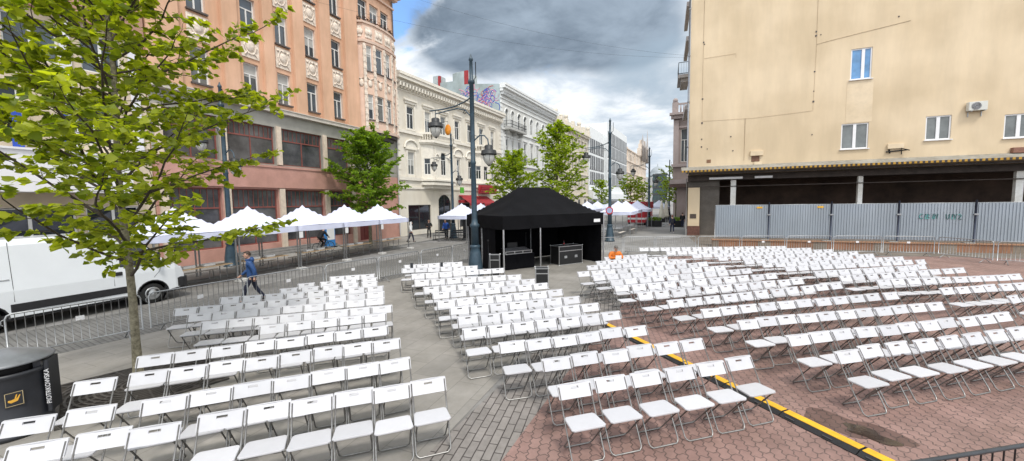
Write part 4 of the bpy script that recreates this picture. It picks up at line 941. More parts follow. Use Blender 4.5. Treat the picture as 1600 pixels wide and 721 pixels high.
# rose-grey corner building beyond
T=thing('corner_building','rose grey ornate corner building with a balustrade, beyond the tan building','building',(.92,60,0))
rg_=mat('rose_grey_stucco',(.36,.30,.29),.85,.07,1,stain=.15)
w=MB(); w.wall(0,9,6,15,[(1.0,1.9,8.6,13.2),(4,4.9,8.6,13.2)],0,.3,0); w.face([(0,0,6),(0,0,15),(3,30,15),(3,30,6)],0); w.face([(0,0,15),(9,0,15),(9,30,15),(3,30,15)],0); w.box(.6,9,.4,29,0,6,0); w.build('wall',rg_,T)
for a in(1.0,4.0): window(T,a,a+.9,8.6,13.2,.15,'cross',gm='glass3')
tr=MB()
tr.box(-.4,9,-.6,2,5.5,6.1); tr.box(-.2,9,-.3,0,7.9,8.3); tr.box(-.35,9,-.5,0,14.6,15.1); tr.box(-.55,9,-.8,0,15.1,15.4); tr.box(0,.7,-.2,0,8.3,14.4); tr.box(2.2,2.9,-.2,0,8.3,14.4); tr.box(.75,2.1,-.12,-.002,13.35,13.6)
tr.box(-.2,.6,-.3,.5,15.4,16.9); tr.ball((.2,.1,17.2),.35,8,6); tr.box(-.1,9,-.25,-.1,16.5,16.75)
for k in range(14): tr.lathe([(.06,15.4),(.12,15.8),(.06,16.5)],6,(.9+k*.4,-.18,0))
tr.build('mouldings',mat('rose_grey_moulding',(.39,.33,.32),.85,.07,2),T)
b=MB(); b.box(-.45,9,-.75,-.6,5.0,5.45); b.build('overhang_shadow',mat('shadow_brown',(.10,.06,.05),.7,.2,3),T)  # dark strip painted in as the shadow line of the overhang
# wires across the street
for i,(a,b_,lab) in enumerate((((-24.2,24,21.5),(1.85,41.5,17.0),'thin dark wire sagging across the dark cloud to the tan building'),((-24.2,19,17.5),(1.85,45,18.0),'thin lower wire crossing the sky above the cream house'))):
    a=Vector(a); b_=Vector(b_); m=MB(); m.tube([a.lerp(b_,k/24)+Vector((0,0,-1.1*4*(k/24)*(1-k/24))) for k in range(25)],.0065,4); tag(m.build('overhead_wire',K['dark_paint']),lab,'wire')
# ------------------------------------------------------------------ street lamps
LANT=[]
def lantern_mb():
    cap=MB(); cap.lathe([(.03,.46),(.05,.44),(.15,.42),(.19,.38),(.19,.24),(.21,.225),(.31,.20),(.335,.16),(.335,.06),(.345,.05),(.345,.0),(.25,-.01)],18)
    gl=MB(); gl.lathe([(.245,-.011),(.27,-.06),(.245,-.22),(.16,-.36),(.08,-.44)],18)
    rib=MB()
    for k in range(6):
        a=k*math.pi/3; rib.tube([(.255*math.cos(a),.255*math.sin(a),-.01),(.275*math.cos(a),.275*math.sin(a),-.06),(.25*math.cos(a),.25*math.sin(a),-.22),(.08*math.cos(a),.08*math.sin(a),-.445)],.007,4)
    rib.lathe([(.085,-.435),(.03,-.49),(.0,-.51)],8)
    return cap,gl,rib
def make_lamp(label,loc,rz,group):
    T=thing('street_lamp',label,'street lamp',loc,rz,group)
    p=MB(); p.lathe([(.40,0),(.40,.10),(.33,.14),(.31,.55),(.24,1.05),(.20,1.22),(.235,1.27),(.235,1.34),(.19,1.38)],12); p.build('base',K['lamp_paint'],T)
    p=MB(); p.lathe([(.18,1.38),(.165,2.15),(.215,2.2),(.215,2.3),(.155,2.36),(.125,2.55),(.11,5.0),(.125,5.02),(.125,5.12),(.105,5.15),(.098,8.5),(.15,8.53),(.15,8.66),(.085,8.72),(.07,9.5),(.10,9.52),(.09,9.6),(.05,9.66),(.03,9.75),(.0,9.8)],14); p.build('pole',K['lamp_paint'],T)
    a=MB()
    a.tube([(0,0,7.95),(-.35,0,7.78),(-.9,0,7.62),(-1.5,0,7.56),(-2.2,0,7.56)],.032,6); a.tube([(0,0,6.95),(-.10,0,7.15),(-.35,0,7.42),(-.75,0,7.52),(-1.2,0,7.48),(-1.9,0,7.40)],.028,6)
    a.tube([(-1.9,0,7.56),(-1.9,0,7.2)],.02,5); a.tube([(-.35,0,7.42),(-.45,0,7.30),(-.36,0,7.24),(-.30,0,7.32)],.018,5); a.build('arm',K['lamp_paint'],T)
    a=MB(); a.tube([(0,0,5.95),(.12,0,6.08),(.35,0,6.25),(.58,0,6.22),(.74,0,6.05),(.78,0,5.8)],.03,6); a.tube([(0,0,6.3),(.28,0,6.2),(.5,0,6.45)],.014,5); a.build('arm',K['lamp_paint'],T)
    for x,z in((-1.9,6.78),(.78,5.37)):
        cap,gl,rib=[c for c in lantern_mb()]
        for m in(cap,gl,rib):
            for v in m.v: v.x+=x; v.z+=z
        o=cap.build('lantern',K['lamp_black'],T); gl.build('glass',K['lamp_glass'],o); rib.build('cage',K['lamp_black'],o)
    a=MB(); a.tube([(.11,-.05,8.6),(.25,-.05,8.75),(.25,-.05,9.4)],.02,5); a.build('aerial',K['lamp_black'],T)
    return T
LG='tall blue-grey street lamps with two lanterns'
L1=make_lamp('tall blue-grey street lamp standing left of the black tent',(-8.02,15.50,.012),0,LG)
def lamp(label,loc):
    o=copy_tree(L1); o['label']=label; o.location=(*loc,.012); return o
lamp('street lamp with a dark base behind the white tents and the man in blue',(-21.75,13.5))
lamp('street lamp in front of the cream house, left of the nearest lamp',(-18.5,31.4))
lamp('street lamp behind the right end of the black tent with a round sign',(-4.15,31.6))
lamp('street lamp further down the street beside the dark bin boxes',(-1.9,50.6))
lamp('street lamp farthest away, near the corner of the tan building',(.55,68))
T=thing('round_road_sign','small round no entry style sign on the lamp behind the black tent','road sign',(-4.15,31.38,2.5))
q=MB(); q.M=Matrix.Rotation(R(90),4,'X'); q.lathe([(.30,0),(.30,.02)],20); q.build('red_rim',mat('sign_red',(.50,.03,.03),.4,.05,4),T)
q=MB(); q.M=Matrix.Rotation(R(90),4,'X'); q.lathe([(.22,.021),(.22,.024)],20); q.build('white_face',mat('sign_blue_white',(.35,.40,.60),.4,.05,4),T)
q=MB(); q.tube([(0,.03,.0),(0,.2,0)],.02,5); q.build('bracket',K['galv'],T)

# ------------------------------------------------------------------ white market tents
def white_tent_meshes(w=2.96,d=2.96,eave=2.22,peak=3.27,val=.27):
    c=MB(); n=14
    def z(u,v):
        t=1-max(abs(u),abs(v)); return eave+(peak-eave)*(t**1.28)
    ids=[[c.vert((u*w/2,v*d/2,z(u,v))) for u in [-1+2*i/n for i in range(n+1)]] for v in [-1+2*j/n for j in range(n+1)]]
    for j in range(n):
        for i in range(n): c.idx([ids[j][i],ids[j][i+1],ids[j+1][i+1],ids[j+1][i]],0,True)
    v_=MB(); per=[]
    for k in range(12): per.append((-w/2+w*k/12,-d/2))
    for k in range(12): per.append((w/2,-d/2+d*k/12))
    for k in range(12): per.append((w/2-w*k/12,d/2))
    for k in range(12): per.append((-w/2,d/2-d*k/12))
    m=len(per)
    def ring(z_,am): return [v_.vert((x*(1+am*math.sin(k*1.3)*.01),y*(1+am*math.cos(k*1.7)*.01),z_-(0 if k%12==0 else .03*math.sin(math.pi*(k%12)/12)))) for k,(x,y) in enumerate(per)]
    a,b=ring(eave+.004,.3),ring(eave-val,1.2)
    for k in range(m): v_.idx([a[k],a[(k+1)%m],b[(k+1)%m],b[k]],0,True)
    poles=[]
    for sx,sy in((-1,-1),(1,-1),(1,1),(-1,1)):
        p=MB(); x,y=sx*(w/2-.05),sy*(d/2-.05); p.box(x-.025,x+.025,y-.025,y+.025,.02,eave-.01); p.box(x-.07,x+.07,y-.07,y+.07,0,.02); poles.append(p)
    fr=MB(); 
    for y in(-d/2+.05,d/2-.05): fr.tube([(-w/2+.08,y,eave-.05),(0,y,eave-.30),(w/2-.08,y,eave-.05)],.014,4); fr.tube([(-w/2+.08,y,eave-.30),(0,y,eave-.05),(w/2-.08,y,eave-.30)],.014,4)
    for x in(-w/2+.05,w/2-.05): fr.tube([(x,-d/2+.08,eave-.05),(x,0,eave-.30),(x,d/2-.08,eave-.05)],.014,4); fr.tube([(x,-d/2+.08,eave-.30),(x,0,eave-.05),(x,d/2-.08,eave-.30)],.014,4)
    return c,v_,poles,fr
def white_tent(label,loc,rz=0.,group=None):
    T=thing('market_tent',label,'tent',loc,rz,group); c,v_,ps,fr=white_tent_meshes()
    o=c.build('canopy',K['white_cloth'],T); v_.build('valance',K['white_cloth'],o)
    for p in ps: p.build('pole',K['galv'],T)
    fr.build('truss',K['galv_old'],T); return T
TG='white pop-up market tents along the pavement'
TL=['white market tent at the left end of the near row, behind the van nose','white market tent second from the left, above the dark lamp base','white market tent third in the near row, right of the man in blue','white market tent fourth in the near row, above the cyclist','white market tent at the right end of the near row']
W0=white_tent(TL[0],(-18.72,9.50,.05),R(90),TG); tents=[W0]
for i in range(1,5):
    o=copy_tree(W0); o['label']=TL[i]; o.location=(-18.72,9.50+3.01*i,.05); tents.append(o)
def tent2(label,px,f,rz=0.,dz=0.):
    x,y=fw(px,f); o=copy_tree(W0); o['label']=label; o.location=(x,y,dz); o.rotation_euler=(0,0,R(rz)); return o
tent2('white market tent in front of the red awning, left of the tall lamp post',722,33.5,84)
tent2('white market tent peeping between the tall lamp post and the black tent',752,37.5,84)
FT='far white market tents in the street'
for px,f,l in((918,50,'far white tent just above the right shoulder of the black tent'),(934,55,'far white tent second beyond the black tent'),(966,37,'far white tent just right of the lamp behind the black tent'),(978,41.5,'far white tent with a grey printed valance'),(996,46,'far white tent in front of the red stall'),(1030,60,'white tent farthest along the street beside the closed parasols'),(945,60,'far white tent half hidden behind the second lamp')):
    tent2(l,px,f,84)
# foot weights and notes
for i in range(6):
    y=8.03+3.01*i; T=thing('tent_weight','pale concrete weight at a front pole of the white tents','weight',(-17.22,y,.0),0,'pale weights at the feet of the white tents')
    q=MB(); q.cbox(-.20,.20,-.20,.20,.004,.14,.03); q.build('slab',mat('pale_concrete',(.50,.49,.47),.85,.1,6),T); q=MB(); q.tube([(-.08,0,.13),(-.06,0,.2),(.06,0,.2),(.08,0,.13)],.012,5); q.build('grip',K['galv'],T)
    if i>1:
        q=MB(); q.box(-17.13,-17.125,y-.11,y+.11,1.66,1.98); tag(q.build('paper_notice',K['paper']),'white paper notice hung on a front pole under the white tents','notice','paper notices on the tent poles')
# beer tables and benches
def table(label,loc,rz,group,top=K['wood_top']):
    T=thing('folding_table',label,'table',loc,rz,group)
    q=MB(); q.cbox(-1.1,1.1,-.28,.28,.75,.78,.02); q.build('tabletop',top,T)
    for s in(-1,1):
        q=MB(); q.tube([(s*.85,-.24,.75),(s*.85,-.24,.02),(s*.85,.24,.02),(s*.85,.24,.75)],.018,5); q.tube([(s*.85,-.24,.4),(s*.85,.24,.4)],.014,5); q.build('leg',K['galv'],T)
    return T
def bench(label,loc,rz,group):
    T=thing('bench',label,'bench',loc,rz,group)
    q=MB(); q.cbox(-1.1,1.1,-.125,.125,.44,.465,.02); q.build('seat',mat('pale_bench_top',(.55,.50,.44),.6,.1,4),T)
    for s in(-1,1):
        q=MB(); q.tube([(s*.8,-.1,.44),(s*.8,-.16,.02),(s*.8,.16,.02),(s*.8,.1,.44)],.016,5); q.build('leg',K['galv'],T)
    return T
TBL=['nearest the van nose','behind the man in blue','under the third white tent','under the fourth white tent','under the right end white tent']
for i in range(5):
    y=9.7+2.98*i+ (0.25 if i==0 else 0)
    t_=table('pale wooden folding table '+TBL[i],(-18.0,y,.02 if i else .02),R(90),'folding tables under the white tents')
    bench('folding bench behind the table '+TBL[i],(-18.75,y,.05),R(90),'folding benches under the white tents')
    for k in range(2):
        q=MB(); q.cbox(-18.15+.0,-17.9,y-.7+.75*k,y-.25+.75*k,.803,.90,.02); o=q.build('white_tray',K['paper']); tag(o,'%s white tray on the table %s'%(('left','right')[k],TBL[i]),'tray','white trays on the folding tables')
FTB=[(930,33.5),(948,34.5),(968,35.5),(985,39)]
for i,(px,f) in enumerate(FTB):
    x,y=fw(px,f); table('grey folding table %s of the far row beyond the black tent'%ORD[i+1],(x,y,.01),R(84),'far folding tables in the street',K['galv_old']); x,y=fw(px+4,f-1.2); bench('folding bench %s of the far row beyond the black tent'%ORD[i+1],(x,y,.01),R(84),'far folding benches in the street')

# ------------------------------------------------------------------ black sound tent
TA=R(51.8)
T=thing('black_tent','large black pop-up tent with hipped roof standing over the sound desk','tent',(-6.69,15.64,.012),TA)
w_,d_=6.0,4.0; eave,peak=2.66,4.03
c=MB(); nx,ny=36,24
def bz(x,y):
    t=min(x,w_-x,y,d_-y)/2.0; t=max(0,min(1,t)); return eave+(peak-eave)*(t**1.22)+.012*math.sin(x*5+y*3)*(t>0)*(t<1)
ids=[[c.vert((w_*i/nx,d_*j/ny,bz(w_*i/nx,d_*j/ny))) for i in range(nx+1)] for j in range(ny+1)]
for j in range(ny):
    for i in range(nx): c.idx([ids[j][i],ids[j][i+1],ids[j+1][i+1],ids[j+1][i]],0,False)
roof=c.build('canopy',K['black_cloth'],T)
def wavy(mb,p,q,z0,z1,am=.03,n=26,seed=0,zam=.02):
    rr=random.Random(seed); p,q=Vector((*p,0)),Vector((*q,0)); nrm=Vector((-(q-p).y,(q-p).x,0)).normalized(); rows=[]
    for j in range(6):
        f=j/5; z=z0+(z1-z0)*f; row=[]
        for k in range(n+1):
            t=k/n; o=am*math.sin(t*9+f*2.1+seed)*math.sin(math.pi*t)*(1-f*.7)+am*.5*math.sin(t*31+seed*2+f*4)*math.sin(math.pi*t)
            c_=p.lerp(q,t)+nrm*o; row.append(mb.vert((c_.x,c_.y,z-zam*(1-f)*math.sin(math.pi*((t*3)%1)))))
        rows.append(row)
    for a,b in zip(rows,rows[1:]):
        for k in range(n): mb.idx([a[k],a[k+1],b[k+1],b[k]],0,True)
v_=MB(); P=[(0,0),(w_,0),(w_,d_),(0,d_)]
for i in range(4): wavy(v_,P[i],P[(i+1)%4],2.06,eave+.004,.025,30,i)
v_.build('valance',K['black_cloth'],roof)
for i,(p,q) in enumerate((((w_-.08,.08),(w_-.08,d_-.08)),((w_-.08,d_-.08),(.08,d_-.08)),((.08,d_-.08),(.08,.9)))):
    m=MB(); wavy(m,p,q,.03,eave-.02,.05,40,i+5,0); m.build('side_wall',K['black_drape'],T)
for x,y in((.05,.05),(2.03,.05),(w_-.03,-.01),(.05,d_-.04),(w_-.04,d_-.04),(4.0,d_-.04),(.06,2.3)):
    m=MB(); m.box(x-.027,x+.027,y-.027,y+.027,.02,eave-.05); m.box(x-.08,x+.08,y-.08,y+.08,0,.02); m.build('pole',K['alu'] if y<1 else K['galv_old'],T)
m=MB(); m.box(w_-.72,w_-.30,-.05,-.042,2.20,2.36); m.build('white_label',K['paper'],T)
m=MB()
for (a,b) in(((.06,.05),(2,.05)),((2.05,.05),(w_-.05,.05))): m.tube([(a[0],a[1],eave-.1),((a[0]+b[0])/2,a[1],eave-.45),(b[0],b[1],eave-.1)],.015,4)
m.build('truss',K['galv_old'],T)
TM=Matrix.Translation((-6.69,15.64,.012))@Matrix.Rotation(TA,4,'Z')
def tw(x,y): v=TM@Vector((x,y,0)); return (v.x,v.y,.0125)
# flight cases
def flight_case(name,label,loc,rz,w,d,h,cat='flight case',front_handles=True):
    T=thing(name,label,cat,loc,rz)
    q=MB(); q.cbox(.012,w-.012,.012,d-.012,.012,h-.012,.008); q.build('panel',K['case_black'],T)
    e=MB(); s=.03
    for z0,z1 in((0,s),(h-s,h)):
        e.box(0,w,0,s,z0,z1); e.box(0,w,d-s,d,z0,z1); e.box(0,s,s,d-s,z0,z1); e.box(w-s,w,s,d-s,z0,z1)
    for x in(0,w-s):
        for y in(0,d-s): e.box(x,x+s,y,y+s,s,h-s)
    if h>.5: e.box(s,w-s,-.002,.02,h*.72,h*.72+.035)
    e.build('edging',K['alu'],T)
    for x in(0,w):
        for y in(0,d):
            b=MB(); b.ball((x,y,h),.028,8,6); b.ball((x,y,.0+.0),.028,8,6)
            b.build('corner_ball',K['alu'],T)
    if front_handles and h>.4:
        for x in(w*.28,w*.72):
            q=MB(); q.cbox(x-.09,x+.09,-.012,.011,h*.35,h*.35+.13,.01); q.build('handle_dish',K['galv_old'],T)
    return T
x,y,z=tw(3.65,.75); flight_case('flight_case','tall black flight case with aluminium edges and a bottle on top',(x,y,z),TA,1.55,.75,.98)
x,y,z=tw(.72,1.1); Tt=thing('desk_table','black draped table carrying the sound desk inside the black tent','table',(x,y,z),TA)
q=MB(); q.cbox(0,1.65,0,.8,.72,.75,.01); q.build('tabletop',K['case_black'],Tt); q=MB(); wavy(q,(0,-.01),(1.65,-.01),.02,.74,.03,30,3,0); wavy(q,(1.65,-.01),(1.65,.8),.02,.74,.03,14,4,0); wavy(q,(0,.8),(0,-.01),.02,.74,.03,14,6,0); q.build('drape',K['black_drape'],Tt)
x,y,z=tw(.75,1.15); Td=thing('sound_desk','sound desk in an open silver edged case on the black table','mixing desk',(x,y,z+.752),TA)
q=MB(); q.cbox(0,1.5,0,.7,0,.14,.01); q.build('case_body',K['case_black'],Td)
q=MB(); 
for zz in(0,.12): q.box(-.01,1.51,-.012,.0,zz,zz+.028); q.box(1.5,1.512,.0,.7,zz,zz+.028)
for xx in(0,.5,.97,1.48): q.box(xx-.01,xx+.03,-.014,-.001,.028,.12)
q.build('edging',K['alu'],Td)
q=MB(); q.face([(.05,.06,.145),(1.45,.06,.145),(1.45,.6,.26),(.05,.6,.26)]); q.build('control_surface',mat('desk_surface',(.03,.03,.035),.4,.4,40),Td)
q=MB(); 
for i in range(22):
    for j in range(3): q.box(.10+i*.06,.125+i*.06,.12+j*.16,.15+j*.16,.165+j*.034,.185+j*.034)
q.build('faders',mat('grey_fader',(.35,.35,.37),.5,.2,30),Td)
q=MB(); q.cbox(.45,1.05,.62,.68,.15,.50,.02); q.build('screen',K['case_black'],Td)
x,y,z=tw(-.55,.28); flight_case('case_lid','upright black case lid with a silver frame at the left of the black tent',(x,y,z),TA-R(38),.46,.13,.98,'case lid',False)
x,y=-4.52,13.6; flight_case('monitor_case','small black case with a silver edge in front of the black tent',(x,y,.0125),R(20),.50,.42,.78,'flight case',False)
q=MB(); x,y,z=tw(4.2,1.05); q.lathe([(.0,0),(.032,.003),(.034,.12),(.03,.17),(.012,.22),(.012,.26)],10); o=q.build('bottle_body',mat('cola_brown',(.05,.012,.008),.15,.2,8)); Tb=thing('bottle','dark drink bottle with a red label standing on the flight case','bottle',(x,y,z+.985)); o.parent=Tb
q=MB(); q.lathe([(.0355,.06),(.0355,.12)],10,cap=False); q.build('label_band',mat('red_label',(.55,.03,.04),.4,.05,8),Tb); q=MB(); q.lathe([(.015,.261),(.015,.285)],8); q.build('cap',mat('red_cap',(.5,.02,.02),.4,.05,8),Tb)
# slim stands inside the tent
for i,(lx,ly,h,lab) in enumerate(((-.3,.9,1.5,'thin black microphone stand at the left opening of the black tent'),(2.45,2.0,1.65,'thin black stand with a small light in the dark of the black tent'))):
    x,y,z=tw(lx,ly); T=thing('stand',lab,'stand',(x,y,z)); q=MB(); q.tube([(0,0,.25),(0,0,h)],.014,5); q.build('shaft',K['dark_paint'],T)
    for k in range(3):
        a=k*2.094; q=MB(); q.tube([(0,0,.28),(.28*math.cos(a),.28*math.sin(a),.012)],.012,5); q.build('leg',K['dark_paint'],T)
    q=MB(); q.ball((0,0,h+.03),.04,8,6); q.build('head',K['case_black'],T)
# low black goal-shaped frame standing among the chairs
x,y=-8.63,12.55; T=thing('frame_stand','low black double post frame standing among the middle block chairs','stand',(x,y,.0125),R(24))
for s in(-.58,.58):
    q=MB(); q.cbox(s-.05,s+.05,-.05,.05,.55,.98,.012); q.build('post',K['dark_paint'],T)
q=MB(); q.tube([(-.53,0,.72),(.53,0,.72)],.02,5); q.tube([(-.53,0,.60),(.53,0,.60)],.018,5); q.tube([(0,0,.6),(0,0,.05)],.03,6); q.build('crossbar',K['dark_paint'],T)
q=MB(); q.tube([(-.4,-.25,.02),(.4,.25,.02)],.02,5); q.tube([(-.4,.25,.02),(.4,-.25,.02)],.02,5); q.build('foot',K['dark_paint'],T)
# ------------------------------------------------------------------ van
VX0,VX1=-18.42,-16.38
V=thing('delivery_van','white panel van parked in the street with its nose toward the white tents','van',(-17.4,2.62,.0),0)
# side profile (y forward, z up); the body narrows toward the roof
prof=[(0,.42),(0,2.30),(.06,2.44),(.30,2.50),(3.95,2.50),(4.28,2.46),(4.50,2.37),(5.22,1.56),(5.68,1.25),(5.85,1.08),(5.92,.85),(5.95,.42)]
def vw(z): return 1.0-max(0,(z-1.1))*.085
q=MB()
def bw(y,z): return vw(z)-(.06 if z>2.4 else 0)-max(0,y-5.6)*.30
A=[q.vert((bw(y,z),y,z)) for y,z in prof]; B=[q.vert((-bw(y,z),y,z)) for y,z in prof]
for i in range(len(prof)-1): q.idx([A[i],A[i+1],B[i+1],B[i]])
low=[(0,.42)]
for c in(1.35,4.93):
    for k in range(9):
        t=math.pi*(1-k/8); low.append((c+.42*math.cos(t),.38+.40*math.sin(t)))
low+=[(5.6,.42),(5.6,1.1),(0,1.1)]
up_=[(0,1.1),(5.6,1.1),(5.6,1.292),(5.22,1.56),(4.50,2.37),(0,2.30)]
up2=[(0,2.30),(4.50,2.37),(4.28,2.46),(3.95,2.50),(.30,2.50),(.06,2.44)]
nose=[(5.6,.42),(5.95,.42),(5.92,.85),(5.85,1.08),(5.68,1.25),(5.6,1.292),(5.6,1.1)]
for s in(1,-1):
    for pl in(low,up_,up2,nose):
        vs=[q.vert((s*bw(y,z),y,z)) for y,z in pl]; q.idx(vs if s>0 else vs[::-1])
body=q.build('body',K['van_white'],V)
bb_=bmesh.new(); bb_.from_mesh(body.data); bmesh.ops.remove_doubles(bb_,verts=bb_.verts,dist=.004); bmesh.ops.recalc_face_normals(bb_,faces=bb_.faces); bb_.to_mesh(body.data); bb_.free()
md=body.modifiers.new("bevel","BEVEL"); md.width=.05; md.segments=3; md.limit_method="ANGLE"; md.angle_limit=R(28)
for s in(1,-1):
    e=lambda z:s*(vw(z)+.004)
    m=MB(); pts=[(4.12,1.40),(5.18,1.40),(4.64,2.10),(4.18,2.12)]; m.face([(s*(vw(z)+.006),y,z) for y,z in pts]); m.build('side_window',K['glass'],V)
    m=MB()
    for p,r in zip(pts,pts[1:]+pts[:1]): m.tube([(e(p[1]),p[0],p[1]),(e(r[1]),r[0],r[1])],.014,5)
    m.build('window_trim',K['van_black'],V)
    m=MB(); m.cbox(min(s*.985,s*1.02),max(s*.985,s*1.02),.5,.92,.44,.72,.01); m.cbox(min(s*.985,s*1.02),max(s*.985,s*1.02),1.82,4.46,.52,.74,.012); m.build('side_strip',K['van_black'],V)
    m=MB()
    for y in(1.9,3.95): m.tube([(s*(vw(z)+.001),y,z) for z in(.8,1.2,1.7,2.2,2.42)],.006,4)
    m.tube([(s*(vw(z)+.001),y,z) for y,z in((5.24,1.45),(5.15,1.1),(4.98,.9))],.006,4); m.split('door_seam',K['van_black'],V)
    m=MB(); m.tube([(s*(vw(1.42)+.004),.25,1.42),(s*(vw(1.42)+.004),1.85,1.42)],.018,5); m.build('slide_rail',K['galv_old'],V)
    m=MB(); m.cbox(min(s*.98,s*1.03),max(s*.98,s*1.03),3.98,4.16,1.12,1.24,.02); m.build('handle',K['van_black'],V)
    m=MB(); m.tube([(s*1.0,4.98,1.5),(s*1.12,5.03,1.5)],.03,5); m.cbox(min(s*1.10,s*1.27),max(s*1.10,s*1.27),4.97,5.08,1.42,1.78,.03); m.build('mirror',K['van_black'],V)
    for y in(4.93,1.35):
        m=MB(); m.M=Matrix.Translation((s*.86,y,.345))@Matrix.Rotation(R(90)*s,4,'Y'); m.lathe([(.20,-.1),(.31,-.1),(.345,-.07),(.345,.07),(.31,.10),(.22,.085)],24,cap=False); wh=m.build('wheel',K['tyre'],V)
        m=MB(); m.M=Matrix.Translation((s*.86,y,.345))@Matrix.Rotation(R(90)*s,4,'Y'); m.lathe([(.225,.06),(.215,.105),(.17,.085),(.12,.09),(.09,.115),(.0,.12)],20); m.build('rim',K['rim'],wh)
        m=MB(); m.tube([(s*.985,y+.44*math.cos(t*.3142),.36+.44*math.sin(t*.3142)) for t in range(11)],.028,5); m.build('arch_trim',K['van_black'],V)
        m=MB(); m.M=Matrix.Translation((s*.75,y,.36))@Matrix.Rotation(R(90)*s,4,'Y'); m.lathe([(.41,-.15),(.41,.18)],20,cap=False); m.build('wheel_well',K['van_black'],V)
    m=MB(); m.face([(s*.965,5.45,1.30),(s*.80,5.70,1.235),(s*.86,5.86,.92),(s*.955,5.62,.98)]); m.cbox(min(s*.70,s*.93),max(s*.70,s*.93),5.55,5.86,.92,1.16,.05); m.build('headlight',K['clear_lamp'],V)
    m=MB(); m.cbox(min(s*.90,s*1.005),max(s*.90,s*1.005),-.02,.10,.85,1.55,.02); m.build('tail_light',K['red_lamp'],V)
m=MB(); m.face([(-.88,4.55,2.34),(.88,4.55,2.34),(.95,5.20,1.61),(-.95,5.20,1.61)]); 
for v in m.v: v.y+=.012; v.z+=.012
m.build('windscreen',K['glass'],V)
m=MB(); m.cbox(-.93,.93,5.62,6.03,.30,.80,.09); m.cbox(-.98,-.80,5.3,5.9,.42,.78,.06); m.cbox(.80,.98,5.3,5.9,.42,.78,.06); m.build('bumper',K['van_black'],V)
m=MB(); m.cbox(-.5,.5,5.84,5.95,.84,1.02,.03); m.build('grille',K['van_black'],V)
m=MB(); m.box(-.95,.95,.3,5.6,.30,.46); m.build('underbody',K['van_black'],V)

# ------------------------------------------------------------------ bin and tree grate
BX,BY=-8.97,2.34
Bn=thing('litter_bin','big round dark litter bin with a gold boat emblem and grey lid','litter bin',(BX,BY,.012),math.atan2(-BY,-BX)+R(90))
# local -y looks toward the camera
m=MB(); m.lathe([(.40,0),(.42,.03),(.42,.06),(.395,.08),(.40,.9),(.415,.93)],32); m.build('body',K['bin'],Bn)
m=MB(); m.lathe([(.42,.90),(.432,.92),(.432,.96),(.40,.965),(.36,.93)],32,cap=False); m.build('rim',K['bin'],Bn)
m=MB(); m.lathe([(.30,.93),(.30,1.08)],20); m.build('dark_opening',K['dark_in'],Bn)
m=MB()
for k in range(4):
    a=R(45+90*k); m.box(.36*math.cos(a)-.035,.36*math.cos(a)+.035,.36*math.sin(a)-.035,.36*math.sin(a)+.035,.93,1.10)
m.build('lid_post',K['bin'],Bn)
m=MB(); m.lathe([(.455,1.07),(.462,1.085),(.45,1.105),(.22,1.20),(.05,1.262),(.0,1.266)],32); m.build('lid',K['bin_lid'],Bn)
m=MB(); m.cbox(.40,.452,-.16,.16,.25,1.04,.01); m.M=None; sp_=m.build('side_plate',K['bin'],Bn); sp_.rotation_euler=(0,0,R(-22))
tm=bpy.data.curves.new('plate_lettering','FONT'); tm.body='PIOTRKOWSKA'; tm.size=.075; tm.extrude=.001; tm.align_x='CENTER'; tm.align_y='CENTER'
to=bpy.data.objects.new('lettering_tmp',tm); col.objects.link(to); bpy.context.view_layer.update()
me=bpy.data.meshes.new_from_object(to.evaluated_get(bpy.context.evaluated_depsgraph_get())); bpy.data.objects.remove(to)
me.materials.clear(); me.materials.append(K['white_mark'])
lo=bpy.data.objects.new('lettering',me); col.objects.link(lo); lo.parent=sp_; lo.matrix_local=Matrix.Translation((.43,-.1625,.64))@Matrix.Rotation(R(90),4,'X')@Matrix.Rotation(R(90),4,'Z')
# emblem: dark plaque, thin gold frame, boat with oar
m=MB(); m.M=Matrix.Rotation(R(3),4,'Z'); pl=[(-.085,-.412,.50),(.085,-.412,.50),(.085,-.412,.70),(-.085,-.412,.70)]; m.box(-.09,.09,-.414,-.39,.50,.71); em=m.build('emblem',K['bin'],Bn)
m=MB(); m.M=Matrix.Rotation(R(3),4,'Z')
for a,b,c,d in((-.082,.082,.508,.514),(-.082,.082,.696,.702),(-.082,-.076,.514,.696),(.076,.082,.514,.696)): m.box(a,b,-.4175,-.4145,c,d)
m.build('emblem_frame',mat('thin_gold_line',(.45,.36,.20),.5,.1,6),em)
m=MB(); m.M=Matrix.Rotation(R(3),4,'Z'); Y_=-.4168
m.face([(-.058,Y_,.575),(-.03,Y_,.555),(.03,Y_,.572),(.058,Y_,.655),(.045,Y_,.652),(.025,Y_,.612),(-.035,Y_,.597),(-.055,Y_,.600)])
m.face([(.0,Y_-.001,.604),(.018,Y_-.001,.612),(.030,Y_-.001,.668),(.018,Y_-.001,.664)])
m.build('emblem_boat',K['gold'],em)
TRX,TRY=-9.11,3.86
G=thing('tree_grate','square cast iron tree grate with ring pattern around the near tree','tree grate',(TRX+.05,TRY+.05,.012),R(71))
hs_=1.08
m=MB(); m.face([(-hs_,-hs_,.001),(hs_,-hs_,.001),(hs_,hs_,.001),(-hs_,hs_,.001)]); m.build('soil_pit',K['soil'],G)
m=MB()
for (a,b,c,d) in((-hs_,hs_,-hs_,-hs_+.05),(-hs_,hs_,hs_-.05,hs_),(-hs_,-hs_+.05,-hs_+.05,hs_-.05),(hs_-.05,hs_,-hs_+.05,hs_-.05)): m.box(a,b,c,d,.002,.03)
m.build('rim',K['iron'],G)
m=MB(); rr_=[.30+.085*k for k in range(14)]
